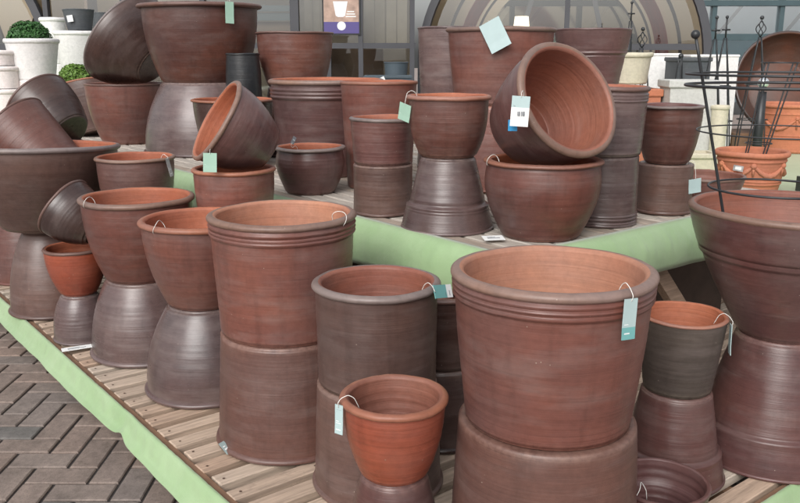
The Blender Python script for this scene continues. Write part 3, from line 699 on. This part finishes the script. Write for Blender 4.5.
# ------------------------------------------------------------------ rectangular planters
def trough(label, x, y, z0, hx, hy, h, tone, taper=.82, lipw=.02, liph=.04, cat='planter', name='planter_trough', group=None, rz=0.0):
    o = root(name, label, cat, (x, y, z0), None, group); o.rotation_euler = (0, 0, rz)
    def loop(sx, sy, z): return [(-sx, -sy, z), (sx, -sy, z), (sx, sy, z), (-sx, sy, z)]
    def skin(loops, cap0=False, cap1=False):
        vs = [p for l in loops for p in l]; fs = []
        for i in range(len(loops)-1):
            for k in range(4): fs.append((i*4+k, i*4+(k+1) % 4, i*4+4+(k+1) % 4, i*4+4+k))
        if cap0: fs.append((3, 2, 1, 0))
        if cap1: n = len(vs); fs.append((n-4, n-3, n-2, n-1))
        return vs, fs
    w = .022
    a, b = hx*taper, hy*taper; a1, b1 = hx - lipw, hy - lipw
    v, f = skin([loop(a, b, 0), loop(a1, b1, h-liph)], True); build('body', v, f, BODY[tone], o, False)
    v, f = skin([loop(a1, b1, h-liph), loop(hx-.004, hy-.004, h-liph-.001), loop(hx, hy, h-liph+.006), loop(hx, hy, h-.006), loop(hx-.005, hy-.005, h), loop(a1-w, b1-w, h), loop(a1-w, b1-w, h-liph)]); build('rim', v, f, BODY[tone], o, False)
    v, f = skin([loop(a1-w, b1-w, h-liph), loop(a-w, b-w, .03)], False, True); build('inside', v, f, BODY[tone], o, False)
    return o

# ------------------------------------------------------------------ right back table with terracotta, planters, obelisks
def plain_table(label, x0, x1, y0, y1, z, name='display_table'):
    o = root(name, label, 'table', ((x0+x1)/2, (y0+y1)/2, 0))
    cx, cy = (x0+x1)/2, (y0+y1)/2
    rg = random.Random(int(x0*10)); mb = MB(); xx = x0
    while xx < x1 - .05:
        mb.box((xx + .045 - cx, 0, z - .012), (.04, (y1-y0)/2, .012), r=rg.random(), bev=.003); xx += .1
    mb.out('slats', M['slat_v'], o)
    for sx in (-1, 1):
        for sy in (-1, 1):
            l = MB(); l.box((sx*((x1-x0)/2-.08), sy*((y1-y0)/2-.08), (z-.024)/2), (.035, .035, (z-.024)/2)); l.out('leg', M['rail'], o)
    # cloth over the top and front edge
    vs = []; fs = []; nx = 60; prof = [(.5, .004), (.06, .004), (.0, .006), (-.03, -.01), (-.045, -.06), (-.05, -.14)]
    for i in range(nx+1):
        xx = x0 + (x1-x0)*i/nx
        for q, (dy, dz) in enumerate(prof):
            nn = noise.noise(Vector((xx*3, y0, q*.4)))*.02*(q/5); vs.append((xx, (y0 + dy + nn) if q else y1 - .02, z + dz + .003))
    for i in range(nx):
        for q in range(len(prof)-1): fs.append((i*6+q, i*6+q+1, i*6+7+q, i*6+6+q))
    c = build('green_cloth', vs, fs, M['cloth']); tag(c, label.replace('table', 'cloth laid over the table'), 'cloth'); return o
plain_table('green covered table with terracotta pots at the right back', 1.35, 4.6, 4.22, 7.4, .60)
RT = .609
def swag_pot(label, x, y, z0, h, R, rb, oval=False):
    o = pot(label, x, y, z0, h, R, rb, 'cone', 'terra', 'terra', 'terra', lip=(.03, .035, .016), bands=(), ridges=((.30, .010, .006), (.36, .008, .005), (.80, .010, .005)), group='plain terracotta pots at the right back', name='terracotta_pot', cat='terracotta pot')
    o.rotation_euler = (0, 0, 0)
    mb = MB(); ns = 6
    for k in range(ns):
        a0 = 2*PI*k/ns - PI/2 - PI/ns*.6; a1 = a0 + 2*PI/ns; pts = []; rads = []
        for i in range(15):
            t = i/14; a = a0 + (a1-a0)*t; zz = h*(.72 - .22*math.sin(PI*t)); r = rb + (R-.016-rb)*(zz/h) + .003
            pts.append((r*math.cos(a), r*math.sin(a), zz)); rads.append(.007 + .009*math.sin(PI*t) + .0025*math.sin(t*40))
        mb.tube(pts, rads, 8)
        r = rb + (R-.016-rb)*.72 + .004; mb.ball((r*math.cos(a0), r*math.sin(a0), h*.72), .017, 10, 6)
        mb.tube([(r*math.cos(a0), r*math.sin(a0), h*.72), ((r-.004)*math.cos(a0), (r-.004)*math.sin(a0), h*.5)], [.010, .005], 8)
    mb.out('garland', BODY['terra'], o, True)
    return o
SW = swag_pot('terracotta pot with a raised garland and a silver sticker, in front of the green cloth', 1.931, 4.5, RT, .245, .197, .145)
st = MB(); st.box((0, 0, 0), (.026, .0008, .015)); st.box((0, -.001, 0), (.016, .0008, .008), mi=1); o = st.out('sticker', [M['stone'], M['white']]); o.location = (1.80, 4.345, RT+.165); o.rotation_euler = (0, .1, R_(-38)); tag(o, 'silver oval sticker on the garland terracotta pot', 'sticker')
TR = swag_pot('taller terracotta pot with scroll relief standing farther back on the green cloth', 3.13, 6.6, RT, .375, .285, .235)
trough('small low terracotta box beside the garland pot', 1.72, 4.72, RT, .10, .07, .10, 'terra', .9, .008, .02, 'terracotta pot', 'terracotta_pot')
pot('small terracotta saucer pot left of the low terracotta box', 1.55, 4.62, RT, .12, .075, .05, 'cone', 'terra', 'terra', 'terra', lip=(.012, .016, .005), name='terracotta_pot', cat='terracotta pot', group='plain terracotta pots at the right back')
trough('long low cream trough behind the garland terracotta pot', 1.82, 5.3, RT, .22, .11, .14, 'cream', .9, .014, .03)
# crate of pebbles at the edge
t_ = MB(); t_.box((0, 0, .012), (.17, .12, .012)); 
for sx, sy, hx, hy in ((-.164, 0, .006, .12), (.164, 0, .006, .12), (0, -.114, .158, .006), (0, .114, .158, .006)): t_.box((sx, sy, .0545), (hx, hy, .03))
o = t_.out('plastic_tray', M['black']); o.location = (2.42, 4.5, RT); tag(o, 'black plastic tray of grey pebbles right of the garland terracotta pot', 'tray')
pb = MB(); rg = random.Random(5)
for k in range(150): pb.ball((rg.uniform(-.14, .14), rg.uniform(-.09, .09), rg.uniform(.04, .085)), rg.uniform(.01, .02), 8, 5)
o = pb.out('pebbles', M['stone'], None, True); o.location = (2.42, 4.5, RT); tag(o, 'grey pebbles heaped in the black plastic tray', 'pebbles', kind='stuff')
# cream and grey planters in the middle distance, on a second plain table
plain_table('green covered table with pale planters behind the raised table', 1.2, 3.1, 5.05 + 2.6, 9.0, .75) if False else None
pot('cream flared planter with a rolled rim on an orange box, left of the pale trough', 1.615, 5.9, 1.16, .215, .155, .12, 'cone', 'cream', 'cream', 'cream', lip=(.03, .04, .014), name='planter', cat='planter', group='pale planters at the right back')
trough('plain terracotta box planter under the cream flared planter', 1.66, 5.9, RT, .16, .14, .52, 'terra', .88, .012, .05)
trough('pale grey trough with a moulded rim beside the orange box', 1.98, 5.75, RT, .17, .13, .585, 'cgrey', .80, .014, .05)
pot('small cream planter with a rounded rim under the wire support', 2.16, 5.6, RT, .42, .062, .05, 'cone', 'cream', 'cream', 'cream', lip=(.02, .035, .008), name='planter', cat='planter', group='pale planters at the right back')
trough('slate grey square planter in front of the white box planter', 2.24, 6.55, RT, .135, .16, .73, 'slate', .92, .010, .03)
def boxplanter(label, x, y, z0, hx, hy, h):
    return trough(label, x, y, z0, hx, hy, h, 'white', .94, .006, .02)
boxplanter('tall plain white box planter behind the wire obelisks', 2.56, 7.0, RT, .20, .16, .75)
boxplanter('wide white box planter behind the slate grey planter', 2.10, 7.05, RT, .20, .16, .76)
obelisk('black wire obelisk with a cross finial, left one of the pair behind the slate planter', 2.27, 6.1, RT, .86, .13)
obelisk('black wire obelisk with a cross finial in front of the tall white box planter', 2.42, 6.3, RT, .87, .13)
obelisk('black wire obelisk with a twisted cage finial beside the leaning dark bowl', 2.72, 6.4, RT, .88, .14, finial='cage')
obelisk('low wire frame with a ball tip behind the pale grey trough', 1.78, 6.1, RT, .70, .10, finial='ball', rings=(.5,))
obelisk('slanted wire frame standing in the garland terracotta pot', 1.95, 4.55, .70, .62, .06, 4, 'ring', (.18, .0), .004, (.30,), .10)
obelisk('slim wire stake with a cross finial before the red lining of the arched hall', 1.98, 7.3, RT, 1.03, .05, 3, rings=(.35, .7))
obelisk('short wire hook frame with a ball tip in front of the slate grey planter', 2.10, 6.3, RT, .74, .07, 3, 'ball', rings=(.4, .75))
obelisk('thin dark wire frame between the cream planter and the slate planter', 1.86, 6.5, RT, .80, .06, 3, 'cage', rings=(.4,))
# lantern
o = root('garden_lantern', 'small clear globe lantern on a dark post beside the leaning dark bowl', 'lantern', (2.52, 5.8, RT))
mb = MB(); mb.tube([(0, 0, 0), (0, 0, .50)], [.035, .028], 12); mb.out('post', M['metal'], o, True)
mb = MB(); mb.ball((0, 0, .56), .038, 20, 12); mb.out('globe', M['globe'], o, True)
mb = MB(); mb.ring((0, 0, .515), .034, .008, 24, 6); mb.out('collar', M['metal'], o, True)
# huge leaning dish with its stand
s_ = MB(); s_.box((0, 0, .06), (.40, .22, .06), bev=.004); o = s_.out('timber_block', M['rail']); o.location = (3.16, 7.0, RT-.006+.006); tag(o, 'timber block under the huge leaning dark bowl', 'block')
tilted('huge dark brown bowl leaning back on its edge behind the terracotta pots', (3.20, 6.86, 1.135), (-.10, -.90, .30), .26, .44, .26, kind='bowl', tone='dark', rim='dark', ins='dark', lip=(.03, .026, .006))

# ------------------------------------------------------------------ left back table with white pots and plants
plain_table('green covered table with white planters at the left back', -4.9, -1.95, 6.55, 8.6, .86)
LT = .869
def Xp(px, Y): return (px-400)/820*.975*Y
def ww(label, px, Y, z0, h, wpx, wbpx, tone='white', **kw):
    kk = dict(lip=(.03, .045, .012), name='planter', cat='planter', group='white planters at the left back', ins='cgrey'); kk.update(kw)
    return pot(label, Xp(px, Y), Y, z0, h, wpx/820*.98*Y, wbpx/820*.98*Y, 'cone', tone, tone, **kk)
ww('broad white textured planter with a clipped green ball in it', 34, 6.9, LT+.29, .325, 26, 19, 'white')
ww('pinkish white planter upside down under the broad white textured planter', 38, 6.9, LT, .29, 26, 21, 'pinkwhite', inv=True)
ww('pinkish white planter on top of the stack at the far left edge', 3, 6.75, LT+.40, .125, 14, 11, 'pinkwhite')
ww('pinkish white planter in the middle of the stack at the far left edge', 4, 6.75, LT+.22, .18, 15, 12, 'pinkwhite')
ww('pinkish white planter at the bottom of the stack at the far left edge', 4, 6.75, LT, .22, 16, 13, 'pinkwhite')
ww('smooth white planter under the charcoal pot', 80, 7.7, LT+.28, .415, 23, 16, 'white')
ww('upside down white planter below the smooth white planter', 80, 7.7, LT, .28, 22, 17, 'white', inv=True)
ww('white pot beside the charcoal pot, behind the clipped ball', 57, 8.1, LT+.40, .43, 13, 10, 'white')
ww('upside down white pot below the white pot by the charcoal one', 57, 8.1, LT, .40, 12.5, 10, 'white', inv=True)
CH = ww('charcoal grey pot with a white sticker on the smooth white planter', 83, 7.7, LT+.695, .19, 15, 11, 'slate', lip=(.012, .014, .003), ins='dark')
ww('second charcoal pot behind the huge tipped dark bowl', 106, 8.2, LT+.6, .28, 10, 8, 'slate', lip=(.012, .014, .003), ins='dark')
ww('white pot hidden under the second charcoal pot', 106, 8.2, LT, .6, 12, 10, 'white', inv=True)
st = MB(); st.box((0, 0, 0), (.026, .0008, .028), Vector((1, 0, .15)).normalized(), Vector((0, 1, 0)), Vector((-.15, 0, 1)).normalized()); o = st.out('sticker', M['white']); o.location = (Xp(80, 7.7), 7.7-.138, LT+.80); tag(o, 'white square sticker on the charcoal pot', 'sticker')
def bush(label, c, r, n, mat, leaf, zs=1.0, cat='plant', name='clipped_plant'):
    o = root(name, label, cat, (c[0], c[1], c[2]-r*zs))
    rg = random.Random(int(c[0]*100) & 255); mb = MB(); cc = Vector((0, 0, r*zs))
    for k in range(n):
        d = Vector((rg.gauss(0, 1), rg.gauss(0, 1), rg.gauss(0, 1))).normalized()
        lump = 1 + .10*noise.noise(d*3.1 + Vector((c[0], 0, 0))) + .05*noise.noise(d*8)
        rr = r*lump*(1 - .28*rg.random()**2.2); p = cc + Vector((d.x*rr, d.y*rr, d.z*rr*zs))
        nn = (d + Vector((rg.uniform(-.8, .8), rg.uniform(-.8, .8), rg.uniform(-.4, 1)))).normalized(); a = nn.orthogonal().normalized(); a = Quaternion(nn, rg.random()*6.28) @ a; b2 = nn.cross(a); L = leaf*rg.uniform(.7, 1.3)
        mb.add([p - a*L, p + b2*L*.5 + nn*L*.15, p + a*L, p - b2*L*.5 + nn*L*.15], [(0, 1, 2, 3)])
    mb.out('foliage', M[mat], o)
    mb = MB(); mb.tube([(0, 0, -.1), (0, 0, r*zs)], [.02, .012], 8); mb.out('stem', M['rail'], o, True)
bush('clipped dark green ball plant growing in the broad white planter', (Xp(32, 6.9), 6.9, LT+.29+.325), .165, 4200, 'leaf', .014, .85)
ww('small pot hidden under the bushy lime green plant', 76, 6.8, LT, .22, 10, 8, 'white', lip=(.014, .02, .004))
bush('bushy lime green plant in a purple band pot beside the tipped dark bowl', (Xp(75, 6.8), 6.8, LT+.30), .135, 2600, 'leafy', .016, .85)

# ------------------------------------------------------------------ buildings
def arch_pts(r, zs, n=40): return [(r*math.cos(PI*i/n), zs + r*math.sin(PI*i/n)) for i in range(n+1)]
def tunnel(label, xc, y0, y1, r, zs, hoops, redband=None, yaw=0.0):
    o = root('tunnel_hall', label, 'building', (xc, y0, 0)); o.rotation_euler = (0, 0, yaw)
    def sweep(name, rad, depth, y, mat, wide):
        prof = [(r, 0)] + arch_pts(r, zs) + [(-r, 0)]
        vs = []; fs = []; n = len(prof)
        for i, (px_, pz_) in enumerate(prof):
            if pz_ <= zs: nx, nz = (1 if px_ > 0 else -1), 0
            else: nx, nz = px_/r, (pz_-zs)/r
            for (dr, dy) in ((-2*rad, -depth), (0, -depth), (0, depth), (-2*rad, depth)): vs.append((px_ + nx*dr, y + dy, pz_ + nz*dr))
        for i in range(n-1):
            for k in range(4): fs.append((i*4+k, i*4+4+k, i*4+4+(k+1) % 4, i*4+(k+1) % 4))
        fs += [(0, 1, 2, 3), tuple((n-1)*4+k for k in (3, 2, 1, 0))]
        build(name, vs, fs, mat, o, False)
    sweep('front_hoop', .045, .06, -.02, M['frame'], 1)
    for q in hoops: sweep('hoop', .02, .03, q - y0, M['frame'], 0)
    if redband: 
        prof = [(r*.965, 0)] + arch_pts(r*.965, zs) + [(-r*.965, 0)]; vs = []; fs = []
        for (x, z) in prof: vs += [(x, redband[0]-y0, z), (x, redband[1]-y0, z)]
        for i in range(len(prof)-1): fs.append((2*i, 2*i+1, 2*i+3, 2*i+2))
        build('red_lining', vs, fs, M['redpaint'], o, True)
    prof = [(r, 0)] + arch_pts(r, zs) + [(-r, 0)]; vs = []; fs = []
    for (x, z) in prof: vs += [(x, 0, z), (x, y1-y0, z)]
    for i in range(len(prof)-1): fs.append((2*i, 2*i+1, 2*i+3, 2*i+2))
    build('tunnel_skin', vs, fs, M['skin'], o, True)
    n = len(prof); build('end_wall', [(x, y1-y0-.01, z) for (x, z) in prof], [tuple(range(n))], M['beige'], o, False)
    q = r - .16
    build('gable_pane', [(x*(q/r), .03, z if z <= zs else zs + (z-zs)*(q/r)) for (x, z) in prof], [tuple(range(n))], M['glass'], o, False)
    mb = MB(); mb.box((0, .0, 1.44), (q, .025, .035)); mb.out('rail', M['frame'], o)
    mb = MB(); mb.box((.06, .0, .70), (.03, .024, .70)); mb.box((.06, .0, 2.15), (.03, .024, .66)); mb.out('mullion', M['frame'], o)
    mb = MB(); mb.box((0, .0, .22), (q, .024, .22)); mb.out('kick_panel', M['frame'], o)
    # leaning inner braces
    for sgn in (-1, 1):
        b2 = MB(); p0 = Vector((sgn*.95, 1.2, .0)); p1 = Vector((sgn*.2, 1.2, zs + r*.9)); d = (p1-p0).normalized()
        b2.box((p0+p1)/2, ((p1-p0).length/2, .03, .03), d, Vector((0, 1, 0)), d.cross(Vector((0, 1, 0)))); b2.out('brace', M['frame'], o)
    return o
tunnel('arched tunnel greenhouse hall with a glazed gable and red inner lining behind the pots', 1.90, 10.0, 21, 1.70, 1.27, (12.4, 16.4, 19), (13.4, 15.3), R_(-10.8))
tunnel('second arched tunnel greenhouse hall with grey hoops at the left back', -5.80, 10.0, 21, 1.70, 1.27, (13.4, 17), None)
# red bench and lamp inside
b_ = MB(); b_.box((0, 0, .65), (1.5, .3, .03)); 
for sx in (-1.4, 1.4): b_.box((sx, 0, .31), (.04, .28, .31))
b_.box((0, .25, 1.1), (1.5, .03, .42)); o = b_.out('red_counter', M['redpaint']); o.location = (2.2, 16.6, 0); tag(o, 'red counter with a tall back inside the arched hall', 'counter')
o = root('table_lamp', 'lit lamp with a glowing drum shade inside the arched hall', 'lamp', (1.60, 11.2, 1.0))
mb = MB(); mb.tube([(0, 0, .0), (0, 0, .02), (0, 0, .021), (0, 0, .62)], [.10, .10, .02, .016], 16); mb.out('stand', M['metal'], o, True)
mb = MB(); mb.tube([(0, 0, .62), (0, 0, .84)], [.115, .09], 24); mb.out('lamp_shade', M['lamp'], o, True)
sd_ = MB(); sd_.box((0, 0, .5), (.5, .3, .5), bev=.01); o = sd_.out('wooden_cabinet', M['brownwall']); o.location = (1.60, 11.2, 0); tag(o, 'brown cabinet under the lit lamp inside the arched hall', 'cabinet')

for k, (dx, dz, lab) in enumerate(((-.55, .0, 'leafy plant on the brown bench left of the lit lamp inside the hall'), (.55, .04, 'leafy plant just right of the lit lamp inside the hall'), (.95, -.02, 'second leafy plant farther right of the lit lamp inside the hall'))):
    bush(lab, (1.75 + dx, 11.8, 1.42 + dz), .17, 420, 'leaf', .04)
b_ = MB(); b_.box((0, 0, 1.19), (1.25, .3, .03))
for sx in (-1.15, 1.15): b_.box((sx, 0, .58), (.04, .28, .58))
o = b_.out('bench', M['brownwall']); o.location = (2.0, 11.8, 0); tag(o, 'brown bench with leafy plants inside the arched hall', 'bench')
# glazed link between the halls
o = root('glazed_link', 'glazed link building with grey frames between the two arched halls', 'building', (-1.95, 10.0, 0))
x0, x1 = -4.09, .19; cx = -1.95; yy = 0
mb = MB(); mb.box((0, 3.0, 1.6), ((x1-x0)/2, .05, 1.6)); mb.out('back_wall', M['beige'], o)
mb = MB(); mb.box((0, 1.55, 3.22), ((x1-x0)/2+.05, 1.6, .05)); mb.out('roof', M['frame'], o)
mb = MB(); mb.box((0, 0, .30), ((x1-x0)/2, .04, .30)); mb.out('kick_panel', M['frame'], o)
for px in (52, 128, 206, 296, 329, 361, 412):
    X = Xp(px, 10) - cx; hw = .05 if px == 296 else .028
    mb = MB(); mb.box((X, -.004, 1.89), (hw, .045, 1.285)); mb.out('mullion', M['frame'], o)
mb = MB(); mb.box((0, -.01, 1.455), ((x1-x0)/2, .03, .032)); mb.out('transom', M['frame'], o)
mb = MB(); mb.box((0, .0, 3.10), ((x1-x0)/2, .05, .06)); mb.out('head_beam', M['frame'], o)
for px, py, hpx, q in ((262, 7, 3, 'teal'), (262, 15, 4, 'teal')):
    mb = MB(); mb.box((Xp(px, 10)-cx, .12 + .04*py/7, 1.37 + (52-py)*.0115), (.34, .02, hpx*.0115)); mb.out('louvre_bar', M[q], o)
mb = MB(); mb.box((Xp(264, 10)-cx, .3, 1.37+27*.0115), (.36, .02, .06)); mb.out('dark_board', M['brownwall'], o)
xs = [Xp(p, 10)-cx for p in (52, 128, 206, 296, 329, 361, 412)]
for a0, a1 in zip(xs, xs[1:]):
    build('pane', [(a0+.03, .012, .61), (a1-.03, .012, .61), (a1-.03, .012, 3.03), (a0+.03, .012, 3.03)], [(0, 1, 2, 3)], M['glass'], o, False)
# blinds behind the glass: pale panels
for p0, p1, zz in ((300, 326, 1.3), (362, 408, 1.42)):
    mb = MB(); a0, a1 = Xp(p0, 10)-cx, Xp(p1, 10)-cx; n = max(3, int((a1-a0)/.11))
    for k in range(n): mb.box((a0 + (a1-a0)*(k+.5)/n, .55 + .03*(k % 2), zz + .95), ((a1-a0)/n*.47, .006, .95), Vector((1, .25*(-1)**k, 0)).normalized(), Vector((-.25*(-1)**k, 1, 0)).normalized())
    mb.out('blind', M['beige'], o)
# shelf with pots inside the link
o = root('wall_shelf', 'brown shelf unit with pots seen through the left windows', 'shelf', (-3.3, 11.2, 0))
for zz in (.5, 1.1, 1.66): 
    mb = MB(); mb.box((0, 0, zz), (.75, .18, .02)); mb.out('board', M['brownwall'], o)
for sx in (-.75, .75):
    mb = MB(); mb.box((sx, 0, 1.05), (.02, .18, 1.05)); mb.out('upright', M['brownwall'], o)
for k in range(6):
    pot(['small terracotta pot on the inside shelf, first from the hall side', 'second small terracotta pot along the inside shelf', 'third small terracotta pot along the inside shelf', 'fourth small terracotta pot along the inside shelf', 'fifth small terracotta pot along the inside shelf', 'last small terracotta pot on the inside shelf'][k], -3.9 + k*.24, 11.2, 1.68, .16 + .03*(k % 3), .085, .06, 'cone', ['red', 'terra', 'brown'][k % 3], 'orange', seg=40, lip=(.012, .018, .004), group='small pots on the inside shelf')
o = MB(); o.box((0, 0, .75), (.62, .2, .75), bev=.01); o = o.out('wooden_cabinet', M['brownwall']); o.location = (-.85, 11.4, 0); tag(o, 'brown cabinet inside the link under the poster', 'cabinet')
# poster
o = root('poster', 'purple and peach poster with a white pot picture and a white disc in the window', 'poster', (Xp(342.5, 10), 9.94, 1.595))
pw, ph = .205, .60
mb = MB(); mb.box((0, 0, ph/2), (pw+.018, .006, ph/2+.018)); mb.out('frame', M['black'], o)
mb = MB(); mb.box((0, -.0085, .065), (pw, .0015, .065)); mb.out('purple_band', M['purple'], o)
mb = MB(); mb.box((0, -.0085, .13+.235), (pw, .0015, .235)); mb.out('picture', M['posterbg'], o)
mb = MB(); vs = []; n = 28
vs = [(.05*math.cos(2*PI*i/n), -.0105, .085 + .05*math.sin(2*PI*i/n)) for i in range(n)]; build('white_disc', vs, [tuple(range(n))], M['posterw'], o, False)
prof = [(-.085, .36), (-.055, .20), (-.03, .185), (.03, .185), (.055, .20), (.085, .36)]; build('pictured_pot', [(x-.01, -.0105, z) for x, z in prof], [tuple(range(6))], M['posterw'], o, False)
mb = MB(); 
for q in range(3): mb.box((.11, -.0108, .19 + q*.028), (.06 - .01*q, .0006, .006))
mb.out('print_lines', M['white'], o)
# blue grey planters outside the window
trough('long blue grey trough with a white label standing before the window', Xp(388, 8.6), 8.6, .86, .245, .14, .29, 'bluegrey', .9, .01, .03)
pot('round blue grey planter behind the long blue grey trough', Xp(396, 9.1), 9.1, .86, .42, .135, .10, 'cone', 'bluegrey', 'bluegrey', 'dark', lip=(.02, .02, .006), name='planter', cat='planter', group='blue grey planters by the window')
st = MB(); st.box((0, 0, 0), (.028, .0008, .042), Vector((1, 0, .5)).normalized(), Vector((0, 1, 0)), Vector((-.5, 0, 1)).normalized()); o = st.out('sticker', M['white']); o.location = (Xp(383, 8.46), 8.452, 1.185-.09); o.rotation_euler = (0, 0, 0); tag(o, 'white tilted label on the long blue grey trough', 'sticker')
p_ = MB(); p_.box((0, 0, .42), (.6, .4, .42), bev=.01); o = p_.out('timber_plinth', M['brownwall']); o.location = (Xp(388, 8.8), 8.9, 0.01); tag(o, 'brown plinth carrying the blue grey planters before the window', 'plinth')

# far greenhouse at the right
o = root('far_greenhouse', 'long blue green glasshouse with teal beams far behind at the right', 'building', (10, 19, 0))
for zz, hz in ((1.72, .07), (2.45, .06), (.62, .06), (3.4, .08)):
    mb = MB(); mb.box((0, 0, zz), (9, .08, hz)); mb.out('beam', M['teal'], o)
for k in range(13):
    X = -9 + k*1.5
    mb = MB(); mb.box((X, .02, 1.7), (.05, .06, 1.7)); mb.out('post', M['teal'], o)
mb = MB()
for k in range(12):
    X = -9 + k*1.5; p0 = Vector((X+.2, .3, 1.75)); p1 = Vector((X+.75, .3, 2.45)); d = (p1-p0).normalized()
    mb.box((p0+p1)/2, ((p1-p0).length/2, .03, .03), d, Vector((0, 1, 0)), d.cross(Vector((0, 1, 0))))
mb.out('bracing', M['teal'], o)
for k in range(12):
    X = -9 + k*1.5
    build('upper_pane', [(X+.05, .05, 1.79), (X+1.45, .05, 1.79), (X+1.45, .05, 3.32), (X+.05, .05, 3.32)], [(0, 1, 2, 3)], M['bluepane'], o, False)
    build('lower_pane', [(X+.05, .05, .02), (X+1.45, .05, .02), (X+1.45, .05, 1.65), (X+.05, .05, 1.65)], [(0, 1, 2, 3)], M['darkpane'], o, False)
mb = MB(); mb.box((0, 5, 1.7), (9, .05, 1.7)); mb.out('back_wall', M['panelw'], o)
# roof pitch of the far house
build('roof', [(-9, 0, 3.48), (9, 0, 3.48), (9, 2.5, 4.7), (-9, 2.5, 4.7), (-9, 5, 3.48), (9, 5, 3.48)], [(0, 1, 2, 3), (3, 2, 5, 4)], M['bluepane'], o, False)

# ------------------------------------------------------------------ light, sky, camera
world = bpy.data.worlds.new('World'); scene.world = world; world.use_nodes = True
nt = world.node_tree; bg = nt.nodes['Background']
sky = nt.nodes.new('ShaderNodeTexSky'); sky.sky_type = 'NISHITA'; sky.sun_disc = False
SE, SR = R_(36), R_(200)
sky.sun_elevation = SE; sky.sun_rotation = SR; sky.air_density = 1.0; sky.dust_density = 3.0; sky.ozone_density = 1.0
hs = nt.nodes.new('ShaderNodeHueSaturation'); hs.inputs['Saturation'].default_value = .16
nt.links.new(sky.outputs[0], hs.inputs['Color'])
tcw = nt.nodes.new('ShaderNodeTexCoord'); sx = nt.nodes.new('ShaderNodeSeparateXYZ'); nt.links.new(tcw.outputs['Generated'], sx.inputs[0])
ov = ramp(nt, sx.outputs[2], [(0, g4(.60)), (.12, g4(.70)), (.75, g4(1.35))])   # cloud cover: an overcast sky is brighter overhead than at the horizon
nt.links.new(mix(nt, hs.outputs[0], ov, 1, 'MULTIPLY'), bg.inputs['Color']); bg.inputs['Strength'].default_value = .14
sl = bpy.data.lights.new('sun', 'SUN'); sl.energy = 1.2; sl.angle = R_(42); sl.color = (1, .965, .92)
so = bpy.data.objects.new('sun', sl); COL.objects.link(so)
# sky sun_rotation turns clockwise from +Y seen from above
sd = Vector((math.sin(SR)*math.cos(SE), math.cos(SR)*math.cos(SE), math.sin(SE)))
so.rotation_euler = sd.to_track_quat('Z', 'Y').to_euler(); so.location = sd*20
cam = bpy.data.cameras.new('camera'); cam.sensor_width = 36; cam.lens = 36*820/800; cam.clip_start = .05; cam.clip_end = 500
co = bpy.data.objects.new('camera', cam); COL.objects.link(co); co.location = (0, 0, 1.37); co.rotation_euler = (R_(90-13.6), 0, 0)
scene.camera = co
scene.view_settings.view_transform = 'Standard'; scene.view_settings.look = 'None'; scene.view_settings.exposure = 0.34; scene.view_settings.gamma = 1
scene.view_settings.use_curve_mapping = False
scene.cycles.use_denoising = True; scene.cycles.max_bounces = 8; scene.cycles.transparent_max_bounces = 16
